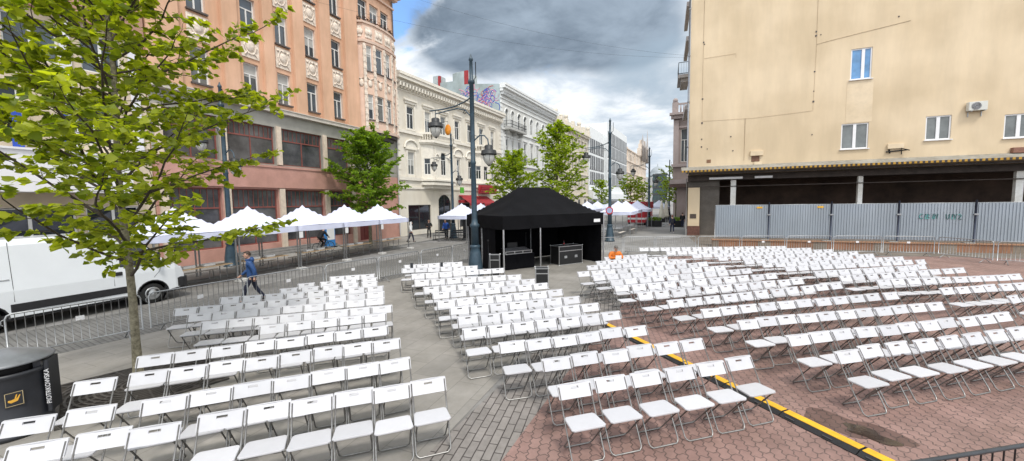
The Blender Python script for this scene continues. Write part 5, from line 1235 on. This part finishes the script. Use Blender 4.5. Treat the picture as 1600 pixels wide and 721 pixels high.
for ri,r in enumerate(rr_):
    n=64; w2=.017
    for k in range(n):
        t0,t1=2*math.pi*k/n,2*math.pi*(k+1)/n; P=[((r+s*w2)*math.cos(t),(r+s*w2)*math.sin(t)) for s,t in((-1,t0),(1,t0),(1,t1),(-1,t1))]
        if max(max(abs(a),abs(b)) for a,b in P)>hs_-.05: continue
        m.face([(a,b,.028) for a,b in P])
for k in range(24):
    t=2*math.pi*k/24+.03; c_,s_=math.cos(t),math.sin(t); L1_=min((hs_-.06)/max(abs(c_),abs(s_)),1.45); r0=.28 if k%2==0 else .62
    m.face([(r0*c_-s_*.014,r0*s_+c_*.014,.0295),(r0*c_+s_*.014,r0*s_-c_*.014,.0295),(L1_*c_+s_*.014,L1_*s_-c_*.014,.0295),(L1_*c_-s_*.014,L1_*s_+c_*.014,.0295)])
m.build('ring_bars',K['iron'],G)

# ------------------------------------------------------------------ trees
def leaf_poly(kind):
    if kind==0: return [(0,0),(.26,.04),(.33,.22),(.55,.46),(.38,.60),(.24,.80),(0,1.0),(-.24,.80),(-.38,.60),(-.55,.46),(-.33,.22),(-.26,.04)]
    return [(0,0),(.34,.38),(.2,.8),(0,1.0),(-.2,.8),(-.34,.38)]
def tree(label,loc,seed,H,tr,base,crown,nl,leafm,lsize,per,lk=0,twstep=.25,group=None,bark=K['bark'],droop=.15,rise=.55,gap=0.,lean=(0,0),sides=8):
    rr=random.Random(seed); T=thing('street_tree',label,'tree',loc,0,group)
    tk=MB(); lm=MB(); lf=MB(); twm=MB()
    npt=12; tp=[Vector((lean[0]*(i/npt)+.10*H/9*math.sin(i*.9+seed)*(i/npt),lean[1]*(i/npt)+.10*H/9*math.cos(i*1.1+seed)*(i/npt),H*i/npt)) for i in range(npt+1)]
    tk.tube(tp,[tr*(1.35 if i==0 else 1.0)*(1-.93*(i/npt)**1.15)+.006 for i in range(npt+1)],10)
    def tpos(z):
        f=max(0,min(npt-1e-6,z/H*npt)); i=int(f); return tp[i].lerp(tp[i+1],f-i)
    poly=leaf_poly(lk)
    def leaf(p,d,s):
        up=Vector((rr.gauss(0,.45),rr.gauss(0,.45),1)).normalized(); x=d.cross(up)
        if x.length<.05: return
        x.normalize(); n=x.cross(d).normalized(); tw=rr.gauss(0,.5); x=(x*math.cos(tw)+n*math.sin(tw)); n=x.cross(d)
        fold=rr.uniform(.05,.35)
        pts=[p+x*(a*s)+d*(b*s)+n*(abs(a)*fold*s-b*b*s*.18) for a,b in poly]
        if lk==0: lf.face(pts)
        else: lf.face(pts)
    def twig(p,d,L,r):
        q=p.copy(); dd=d.copy(); pts=[q.copy()]
        for k in range(4):
            dd=(dd+Vector((rr.gauss(0,.16),rr.gauss(0,.16),rr.gauss(0,.13)-droop*.3))).normalized(); q=q+dd*(L/4); pts.append(q.copy())
        twm.tube(pts,[r*(1-.2*k) for k in range(5)],4)
        for k in range(per):
            f=rr.uniform(.15,1.08); f2=min(f,.999)*4; i=int(f2); c=pts[i].lerp(pts[i+1],f2-i)
            az=rr.uniform(0,6.28); ld_=(dd*.6+Vector((math.cos(az),math.sin(az),rr.uniform(-.55,.35)))).normalized()
            leaf(c+ld_*.05*rr.random(),ld_,lsize*rr.uniform(.6,1.15))
    for i in range(nl):
        f=(i+.5)/nl; z=base+(H*.97-base)*f**.92; az=i*2.39996+rr.uniform(-.4,.4); L=crown((z-base)/(H-base))*rr.uniform(.78,1.12)
        if L<.15: continue
        p=tpos(z); el_=R(rr.uniform(10,34))+rise*f; d=Vector((math.cos(az)*math.cos(el_),math.sin(az)*math.cos(el_),math.sin(el_))); n=8; q=p.copy(); pts=[q.copy()]; dirs=[d.copy()]
        for k in range(n):
            d=(d+Vector((rr.gauss(0,.10),rr.gauss(0,.10),rr.gauss(.02,.08)-(.05 if k>n*.5 else 0)*droop*4))).normalized(); q=q+d*(L/n); pts.append(q.copy()); dirs.append(d.copy())
        r0=max(.012,tr*.40*(1-.65*f))
        lm.tube(pts,[r0*(1-.85*k/n)+.004 for k in range(n+1)],6)
        s=L*.18; side=1
        while s<L:
            if rr.random()>gap:
                k=min(n-1,int(s/L*n)); c=pts[k].lerp(pts[k+1],s/L*n-k); dd=dirs[k]; side=-side
                ang=side*R(rr.uniform(35,75)); hd=Vector((dd.x*math.cos(ang)-dd.y*math.sin(ang),dd.x*math.sin(ang)+dd.y*math.cos(ang),dd.z*.5+rr.uniform(-.25,.35))).normalized()
                twig(c,hd,rr.uniform(.45,1.0)*min(1,.35+L*.22)*(1.15-.5*s/L),.007)
            s+=twstep*rr.uniform(.6,1.4)
        twig(pts[-1],dirs[-1],.5*min(1,L*.4),.006)
    o=tk.build('trunk',bark,T); b0=len(lm.v); lm.v+=twm.v; lm.f+=[[j+b0 for j in f] for f in twm.f]; lm.mi+=twm.mi; lm.sm+=twm.sm; lm.build('branches',K['twig'],o); cr=lf.build('crown',leafm,T)
    return T,len(lf.f)
t1,n1=tree('young maple-like street tree with open bright green crown in the near left',(TRX,TRY,.012),11,9.6,.062,1.95,lambda f:3.75*(1-f)**.62*(.60+.52*math.sin(min(1,f*2.4)*1.57)) ,68,K['leaf'],.138,18,0,.175,rise=.58,gap=.07)
def ftree(label,px,f,seed,H,tr,base,cr,nl,m,ls,per,step,gap=.0,rise=.6):
    x,y=fw(px,f); return tree(label,(x,y,.01),seed,H,tr,base,cr,nl,m,ls,per,1,step,None,rise=rise,gap=gap)[1]
ov=lambda Rr:(lambda f:Rr*(math.sin(math.pi*min(1,max(0,.16+.80*f)))**.75))
n2=ftree('bushy round green tree behind the right end of the near white tents',578,29.5,3,8.0,.12,2.0,ov(3.1),64,K['leaf2'],.24,18,.19)
n3=ftree('tall loose yellow-green tree just behind the black tent',872,31.5,5,9.2,.13,2.3,lambda f:3.2*(1-f)**.55*(.7+.5*math.sin(min(1,f*2.2)*1.57)),50,K['leaf3'],.26,13,.24,.05,.75)
n4=ftree('low green tree between the tall lamp post and the yellow-green tree',802,37,8,7.3,.10,2.4,ov(3.0),44,K['leaf3'],.28,13,.26)
for px,f,sd,H,l in((985,52,12,6.0,'small far street tree above the far white tents'),(940,60,14,6.0,'small far street tree left of the lamp behind the black tent'),(1004,68,15,6.0,'far street tree in front of the gabled house'),(1056,58,16,7.6,'far green tree in front of the rose grey corner building'),(1042,80,17,7.0,'far green tree beside the glass office')):
    ftree(l,px,f,sd,H,.10,2.3,ov(2.0 if px!=1056 else 2.9),26,K['leaf3'],.30,11,.34,.08)
print('leaves',n1,n2,n3,n4)
# ------------------------------------------------------------------ people
skin_m=mat('skin',(.50,.29,.21),.55,.06,20); hair_b=mat('brown_hair',(.045,.026,.016),.6,.25,40); hair_r=mat('reddish_hair',(.22,.07,.03),.6,.25,40)
def skin_mesh(joints,edges,radii,name,mats,parent,sub=1,extra=None,root=0):
    me=bpy.data.meshes.new(name); me.from_pydata([tuple(j) for j in joints],edges,[]); o=bpy.data.objects.new(name+'_tmp',me); col.objects.link(o)
    sk=o.modifiers.new('skin','SKIN'); sk.use_smooth_shade=True; sk.branch_smoothing=.3
    for i,v in enumerate(me.skin_vertices[0].data):
        r=radii[i]; v.radius=r if isinstance(r,tuple) else (r,r); v.use_root=(i==root)
    s=o.modifiers.new('sub','SUBSURF'); s.levels=sub; s.render_levels=sub
    bpy.context.view_layer.update(); ev_=bpy.data.meshes.new_from_object(o.evaluated_get(bpy.context.evaluated_depsgraph_get())); bpy.data.objects.remove(o)
    ev_.name=name; ev_.materials.clear()
    for m in mats: ev_.materials.append(m)
    if extra is not None:
        b=bmesh.new(); b.from_mesh(ev_); tmp=extra.mesh('tmp',mats); b.from_mesh(tmp); b.to_mesh(ev_); b.free()
    ev_.polygons.foreach_set('use_smooth',[True]*len(ev_.polygons)); 
    r=bpy.data.objects.new(name,ev_); col.objects.link(r); r.parent=parent; return r
def person(label,loc,rz,P,top,legs,shoe,hair,hood=False,name='person',scale=1.,cap=None,detail=True):
    """P: joint dictionary in metres, facing -y"""
    T=thing(name,label,'person',loc,rz); T.scale=(scale,)*3
    V_=lambda k:Vector(P[k])
    J=['pelvis','waist','chest','neck','headb','shl','ell','wrl','shr','elr','wrr','hil','knl','anl','tol','hir','knr','anr','tor']
    E=[(0,1),(1,2),(2,3),(3,4),(2,5),(5,6),(6,7),(2,8),(8,9),(9,10),(0,11),(11,12),(12,13),(13,14),(0,15),(15,16),(16,17),(17,18)]
    rad={'pelvis':(.135,.105),'waist':(.125,.095),'chest':(.15,.10),'neck':.052,'headb':.055,'shl':.062,'shr':.062,'ell':.042,'elr':.042,'wrl':.028,'wrr':.028,'hil':.085,'hir':.085,'knl':.055,'knr':.055,'anl':.038,'anr':.038,'tol':.035,'tor':.035}
    ex=MB(); h=V_('head'); f=(V_('face')-h).normalized(); upv=(h-V_('neck')).normalized(); sd=f.cross(upv).normalized(); upv=sd.cross(f)
    Mh=Matrix((( sd.x,-f.x,upv.x,h.x),(sd.y,-f.y,upv.y,h.y),(sd.z,-f.z,upv.z,h.z),(0,0,0,1))); ex.M=Mh
    ex.ball((0,0,0),.1,14,10,0,(.78,.96,1.16)); ex.ball((0,-.03,-.065),.07,10,8,0,(.85,.9,.8)); ex.ball((0,-.102,-.012),.017,6,5,0,(.8,1.2,1.5))
    for s in(-1,1): ex.ball((s*.08,.01,-.01),.022,6,5,0,(.4,.8,1.3)); ex.ball((s*.032,-.086,.018),.011,6,5,1)
    ex.box(-.024,.024,-.093,-.084,-.058,-.050,2); ex.M=None
    for s,k,e in(('l','wrl','ell'),('r','wrr','elr')):
        w_=V_(k); d=(w_-V_(e)).normalized(); a=d.orthogonal().normalized(); fwd_=Vector((0,-1,0)); a=(fwd_-d*fwd_.dot(d)); a=a.normalized() if a.length>.1 else d.orthogonal().normalized(); b=d.cross(a)
        ex.tube([w_-d*.01,w_+d*.03,w_+d*.085],[.026,.036,.030],7)
        for q,(off,L) in enumerate(((-.028,.06),(-.009,.075),(.010,.07),(.027,.055))):
            c=w_+d*.08+a*off; cur=b*(.012 if s=='l' else -.012); ex.tube([c,c+d*L*.5+cur*.5,c+d*L*.85+cur*1.8],[.0095,.0085,.006],5)
        c=w_+d*.025+a*(-.03); ex.tube([c,c+d*.03-a*.025,c+d*.06-a*.028],[.011,.009,.007],5)
    skin_mesh([V_(j) for j in J],E,[rad[j] for j in J],'body',[skin_m,K['dark_in'],mat('lips',(.35,.13,.11),.5,.1,20)],T,1,ex)
    # jacket
    J2=['waist2','hip','waist','chest','neck2','shl','ell','wrl','shr','elr','wrr']; P2=dict(P); P2['waist2']=tuple(V_('pelvis')+(V_('pelvis')-V_('waist')).normalized()*(.13 if hood else .05)); P2['hip']=tuple(V_('pelvis')+(V_('pelvis')-V_('waist')).normalized()*.02); P2['neck2']=tuple(V_('chest').lerp(V_('neck'),.75))
    for s in 'lr': P2['wr'+s]=tuple(V_('el'+s).lerp(V_('wr'+s),.96))
    E2=[(0,1),(1,2),(2,3),(3,4),(3,5),(5,6),(6,7),(3,8),(8,9),(9,10)]
    r2={'waist2':(.19,.17),'hip':(.20,.175),'waist':(.185,.155),'chest':(.20,.15),'neck2':.075,'shl':.096,'shr':.096,'ell':.076,'elr':.076,'wrl':.054,'wrr':.048}
    hd=None
    if hood:
        hd=MB(); nk=V_('neck'); hd.ball(nk+Vector((0,.085,-.03)),.12,12,8,0,(1.05,.62,.85)); hd.tube([nk+Vector((.088*math.cos(t*.524),.01+.085*math.sin(t*.524),-.005+.03*math.sin(t*.524))) for t in range(12)],.034,7,0,True)
    skin_mesh([Vector(P2[j]) for j in J2],E2,[r2[j] for j in J2],'jacket' if hood else 'top',[top],T,1,hd,3)
    P['belt']=tuple(V_('pelvis').lerp(V_('waist'),.55)); J3=['pelvis','hil','knl','anl','hir','knr','anr','belt']; E3=[(0,1),(1,2),(2,3),(0,4),(4,5),(5,6),(0,7)]; r3={'belt':(.145,.115),'pelvis':(.15,.12),'hil':.102,'hir':.102,'knl':.072,'knr':.072,'anl':.058,'anr':.058}
    skin_mesh([V_(j) for j in J3],E3,[r3[j] for j in J3],'trousers',[legs],T,1)
    for s in 'lr':
        a,t=V_('an'+s),V_('to'+s); d=(t-a); d.z=0; d=d.normalized() if d.length>.01 else Vector((0,-1,0)); m=MB(); c=Vector((a.x,a.y,max(.0,a.z-.085)))
        m.tube([c-d*.075+Vector((0,0,.05)),c+d*.03+Vector((0,0,.05)),c+d*.12+Vector((0,0,.038)),c+d*.19+Vector((0,0,.03))],[.04,.048,.045,.026],8); m.build('shoe',shoe,T)
    m=MB(); m.M=Mh; 
    if cap is None:
        m.ball((0,.016,.03),.106,14,10,0,(.80,.94,1.02)); m.ball((0,-.045,.085),.06,10,7,0,(1.1,.9,.5)); hh=MB(); hh.M=Mh
        keep=[]
        mm=m.build('hair',hair,T)
        # cut the face side away so that hair sits above the brow and behind the ears
        b=bmesh.new(); b.from_mesh(mm.data); inv=Mh.inverted()
        dl=[v for v in b.verts if (inv@v.co).y<-.035 and (inv@v.co).z<.058 or (inv@v.co).z<-.075]
        bmesh.ops.delete(b,geom=dl,context='VERTS'); b.to_mesh(mm.data); b.free()
    else:
        m.ball((0,.01,.045),.104,14,8,0,(.82,.98,.75)); m.ball((0,-.10,.045),.075,10,6,0,(.9,.9,.12)); m.build('cap',cap,T)
    return T
def walk(st=.28,arm=.22,lean=.03,tl=1):
    """joints of a 1.76 m adult in mid-stride facing -y"""
    a=st
    return dict(pelvis=(0,0,.95),waist=(0,-lean*.3,1.12),chest=(0,-lean,1.36),neck=(0,-lean*1.3,1.50),headb=(0,-lean*1.5,1.58),head=(0,-lean*1.8-.015,1.645),face=(0,-1,1.62),
      shl=(.185,-lean,1.41),ell=(.235,arm*.35,1.14),wrl=(.25,arm*.1-.12+arm*.6,.90),shr=(-.185,-lean,1.41),elr=(-.235,-arm*.25,1.14),wrr=(-.24,-arm*1.15,.92),
      hil=(.095,0,.92),knl=(.10,-a*.62-.02,.50),anl=(.10,-a*.95,.10),tol=(.11,-a*.95-.17,.035),hir=(-.095,0,.92),knr=(-.10,a*.22,.50),anr=(-.10,a*1.05,.14),tor=(-.11,a*1.05-.15,.03))
jean=mat('dark_navy_trousers',(.018,.022,.045),.85,.15,10); blk=mat('black_clothes',(.012,.012,.014),.85,.2,6); navy=mat('navy_cloth',(.016,.022,.055),.8,.15,6); shoe=mat('dark_shoe',(.02,.018,.017),.6,.2,10)
def face_rz(dx,dy): return math.atan2(dy,dx)+R(90)
blue=mat('blue_rain_jacket',(.018,.070,.215),.55,.16,5,bump=.4,bscale=9)
P=walk(.30,.30,.05); P['face']=(.25,-1,1.60)
person('man in a blue hooded jacket and dark trousers walking behind the barrier',(-13.05,8.72,.012),face_rz(-.62,-.72),P,blue,jean,shoe,hair_b,True)
P=walk(.20,.12,.0); 
x,y=fw(670,35.5); P['wrl']=(.20,-.22,1.12); P['ell']=(.27,.03,1.13); P['wrr']=(-.20,-.22,1.12); P['elr']=(-.27,.03,1.13)
person('person in black clothes walking on the pavement before the dark shop window',(x,y,.05),face_rz(.6,-.7),P,blk,blk,shoe,hair_b)
x,y=fw(641,32); person('person in a white shirt and dark jeans at the corner of the last near tent',(x,y,.05),face_rz(.8,.3),walk(.24,.15),K['paper'],jean,shoe,hair_b)
x,y=fw(1051,37.5); p_=person('reddish haired person in a navy coat with a backpack, walking away',(x,y,.01),face_rz(-.1,1),walk(.22,.12),navy,navy,mat('pale_shoe',(.5,.5,.5),.6,.1,9),hair_r)
m=MB(); m.cbox(-.15,.15,.10,.26,1.0,1.42,.05); m.build('backpack',mat('dark_backpack',(.02,.02,.03),.7,.2,8),p_)
x,y=fw(1067,44.5); person('person all in dark clothes farther off by the corner pier',(x,y,.01),face_rz(.1,1),walk(.18,.1),blk,navy,shoe,hair_b)
x,y=fw(1044,60); person('far person in dark clothes near the closed parasols',(x,y,.01),face_rz(.1,-1),walk(.2,.1),navy,blk,shoe,hair_b)
# seated person in orange
P=dict(pelvis=(0,.02,.52),waist=(0,.03,.70),chest=(0,-.03,.95),neck=(0,-.09,1.08),headb=(0,-.12,1.15),head=(0,-.15,1.215),face=(.0,-1,.95),shl=(.19,-.03,1.0),ell=(.30,-.10,.77),wrl=(.07,-.30,.80),shr=(-.19,-.03,1.0),elr=(-.30,-.10,.77),wrr=(-.07,-.30,.80),
  hil=(.095,.0,.50),knl=(.15,-.44,.50),anl=(.15,-.46,.10),tol=(.16,-.63,.035),hir=(-.095,.0,.50),knr=(-.15,-.44,.50),anr=(-.15,-.46,.10),tor=(-.16,-.63,.035))
orange=mat('orange_jacket',(.62,.16,.015),.7,.1,5,bump=.3,bscale=10)
OX,OY=-2.05,17.35
pe=person('person in orange jacket and grey cap sitting among chairs beside the black tent',(OX,OY,.0),R(39-12),P,orange,blk,shoe,hair_b,cap=mat('grey_cap',(.12,.11,.10),.8,.15,12))
m=MB(); m.M=Matrix.Translation((OX,OY,0))@Matrix.Rotation(R(27),4,'Z'); m.box(-.13,.13,-.44,-.435,.72,.93); o=m.build('paper_sheet',K['paper']); tag(o,'white sheet of paper held by the person in orange','paper')
# chair under them
t=thing('folding_chair','white folding chair under the person in the orange jacket','chair',(OX+.02,OY+.02,.0135),R(27),'white folding chairs set out in rows')
for nm,me in ch_mesh: o=bpy.data.objects.new(nm,me); col.objects.link(o); o.parent=t
# cyclist
x,y=(-21.5,19.3); CA=face_rz(.05,1)
bk=thing('bicycle','dark bicycle ridden along the pavement behind the white tents','bicycle',(x,y,.09),CA+R(0))
for yy,nm in((-.53,'front'),(.53,'rear')):
    m=MB(); m.tube([(0,yy+.335*math.cos(t*.2618),.345+.335*math.sin(t*.2618)) for t in range(24)],.018,6,0,True); wo=m.build('wheel',K['tyre'],bk)
    m=MB(); m.tube([(0,yy+.305*math.cos(t*.2618),.345+.305*math.sin(t*.2618)) for t in range(24)],.010,5,0,True)
    for k in range(12): m.tube([(0,yy,.345),(0,yy+.30*math.cos(k*.5236),.345+.30*math.sin(k*.5236))],.003,3)
    m.tube([(-.05,yy,.345),(.05,yy,.345)],.02,6); m.build('rim',K['rim'],wo)
m=MB(); A_,B_,C_,D_=(0,.10,.30),(0,.26,.80),(0,-.34,.82),(0,.53,.345)
for a,b in((A_,B_),(B_,C_),(A_,(0,-.36,.74)),(B_,D_),(A_,D_)): m.tube([a,b],.018,6)
m.tube([(0,-.33,.95),(0,-.36,.74),(0,-.43,.55),(0,-.53,.345)],.017,6); m.build('frame',K['dark_paint'],bk)
m=MB(); m.tube([(-.28,-.22,1.02),(-.24,-.34,1.02),(0,-.33,.98),(.24,-.34,1.02),(.28,-.22,1.02)],.014,6); m.build('handlebar',K['dark_paint'],bk)
m=MB(); m.cbox(-.07,.07,.18,.44,.92,.97,.03); m.tube([(0,.26,.8),(0,.29,.93)],.014,5); m.build('saddle',K['rubber'],bk)
m=MB(); m.M=Matrix.Translation((.04,.10,.30))@Matrix.Rotation(R(90),4,'Y'); m.lathe([(.09,-.005),(.09,.005)],14); m.M=None; m.tube([(.06,.10,.30),(.07,.16,.16)],.012,5); m.tube([(-.06,.10,.30),(-.07,.04,.44)],.012,5); m.box(.05,.15,.11,.21,.145,.165); m.box(-.15,-.05,-.01,.09,.43,.45); m.build('crank',K['galv_old'],bk)
P=dict(pelvis=(0,.28,1.02),waist=(0,.20,1.17),chest=(0,.02,1.36),neck=(0,-.05,1.48),headb=(0,-.09,1.55),head=(0,-.12,1.615),face=(0,-1.2,1.55),shl=(.18,.0,1.40),ell=(.25,-.10,1.18),wrl=(.25,-.22,1.07),shr=(-.18,.0,1.40),elr=(-.25,-.10,1.18),wrr=(-.25,-.22,1.07),
  hil=(.09,.25,.99),knl=(.11,-.08,.66),anl=(.10,.17,.27),tol=(.10,.02,.20),hir=(-.09,.25,.99),knr=(-.11,-.16,.84),anr=(-.10,.07,.55),tor=(-.10,-.07,.50))
person('cyclist in dark clothes riding behind the white tents',(x,y,.09),CA,P,blk,blk,shoe,hair_b)
# person in blue at the benches
x,y=fw(697,35); person('person in a bright blue top bending by the dark benches',(x,y,.05),face_rz(.3,-1),walk(.08,.25,.16),mat('bright_blue_top',(.02,.09,.40),.7,.1,6),blk,shoe,hair_b)
for i,px in enumerate((688,716)):
    x,y=fw(px,33.6); T=thing('iron_bench','dark iron street bench %s'%('left of the person in blue','right of the person in blue')[i],'bench',(x,y,.05),R(10),'dark iron benches')
    for k in range(4):
        q=MB(); q.box(-.6,.6,-.22+.12*k,-.13+.12*k,.43,.46); q.build('seat_slat',K['dark_paint'],T)
    for k in range(2):
        q=MB(); q.box(-.6,.6,.26,.29,.60+.16*k,.70+.16*k); q.build('back_slat',K['dark_paint'],T)
    for s in(-.6,.6):
        q=MB(); q.tube([(s,-.22,.0),(s,-.20,.43),(s,.2,.43),(s,.28,.85)],.025,5); q.tube([(s,.2,.43),(s,.24,.0)],.025,5); q.tube([(s,-.2,.43),(s,-.2,.65),(s,.24,.65)],.02,5); q.build('side_frame',K['dark_paint'],T)
x,y=fw(731,34); T=thing('menu_board','dark upright menu board left of the tall lamp post','board',(x,y,.05),R(15)); q=MB(); q.cbox(-.45,.45,-.04,.04,.1,1.75,.02); q.build('panel',K['case_black'],T); q=MB(); q.box(-.5,-.42,-.3,.3,0,.09); q.box(.42,.5,-.3,.3,0,.09); q.build('foot',K['dark_paint'],T)
# closed parasols, red stall, planters down the street
for i,(px,f) in enumerate(((1034,47),(1041,50))):
    x,y=fw(px,f); T=thing('closed_parasol','closed cream parasol, %s of the two down the street'%('left one','right one')[i],'parasol',(x,y,.01)); q=MB(); q.lathe([(.30,1.0),(.34,1.25),(.27,1.8),(.16,2.6),(.05,3.2)],10); q.build('canopy',mat('cream_parasol',(.62,.59,.50),.8,.08,4),T); q=MB(); q.tube([(0,0,0),(0,0,3.35)],.04,6); q.build('pole',K['galv_old'],T); q=MB(); q.cbox(-.4,.4,-.4,.4,0,.12,.04); q.build('base',K['galv_old'],T)
x,y=fw(1001,52); T=thing('red_stall','red sales stall with a white stripe behind the far white tents','stall',(x,y,.01),R(80))
q=MB(); q.cbox(-2.3,2.3,-1.1,1.1,.35,2.15,.05); q.build('body',mat('red_stall_paint',(.42,.02,.03),.5,.1,2),T); q=MB(); q.cbox(-2.4,2.4,-1.2,1.2,2.16,3.05,.05); q.build('roof_box',mat('dark_red_top',(.30,.02,.03),.6,.1,2),T); q=MB(); q.box(-2.31,2.31,-1.115,-1.101,.75,1.0); q.box(-2.315,-2.301,-1.1,1.1,.75,1.0); q.build('white_stripe',K['paper'],T)
for sy in(-1,1):
    for sx in(-1.6,1.6):
        q=MB(); q.M=Matrix.Translation((sx,sy*1.0,.30))@Matrix.Rotation(R(90),4,'X'); q.lathe([(.3,-.1),(.3,.1)],16); q.build('wheel',K['tyre'],T)
for i,(px,f) in enumerate(((1019,47.5),(1027,47),(1060,46),(1037,56))):
    x,y=fw(px,f); T=thing('planter_box','dark planter box %s in the far street'%('by the lamp foot','right of the far lamp foot','left of the corner pier','behind the closed parasols')[i],'planter',(x,y,.01),R(10)); q=MB(); q.cbox(-.5,.5,-.35,.35,0,.75,.03); q.build('box',K['case_black'],T)
    q=MB(); r_=random.Random(i)
    for k in range(120):
        c=Vector((r_.uniform(-.45,.45),r_.uniform(-.3,.3),.76+r_.random()*.4)); a=Vector((r_.gauss(0,1),r_.gauss(0,1),r_.gauss(0,1))).normalized()*.12; b=a.orthogonal().normalized()*.06; q.face([c-a,c+b,c+a,c-b])
    q.build('leaves',K['leaf2'],T)
# orange blade sign and flags on the cream house, blue and white shop board by the pink house
x,y=fw(704,34.5); T=thing('hanging_sign','orange oval sign hung in front of the cream house near the tall lamp','sign',(x,y,9.75)); q=MB(); q.M=Matrix.Rotation(R(90),4,'X'); q.lathe([(.0,-.03),(.30,-.03),(.32,0),(.30,.03),(.0,.03)],16)
for v in q.v: v.z*=1.5
q.build('oval',mat('orange_sign',(.62,.22,.01),.5,.25,6),T); q=MB(); q.tube([(0,0,.45),(0,0,.75),(-1.2,.6,.85)],.02,5); q.build('bracket',K['dark_paint'],T)
x,y=fw(578,28.6); T=thing('shop_board','blue and white board standing by the shop front behind the near tents','board',(-23.4,21.6,.09),R(80)); q=MB(); q.cbox(-.45,.45,-.03,.03,.1,1.7,.02); q.build('blue_panel',mat('blue_board',(.04,.22,.55),.5,.1,3),T); q=MB(); q.box(-.22,.38,-.045,-.031,.6,1.6); q.build('white_panel',K['paper'],T)
for s in(-.4,.4): q=MB(); q.box(s-.04,s+.04,-.25,.25,0,.09); q.build('foot',K['dark_paint'],T)
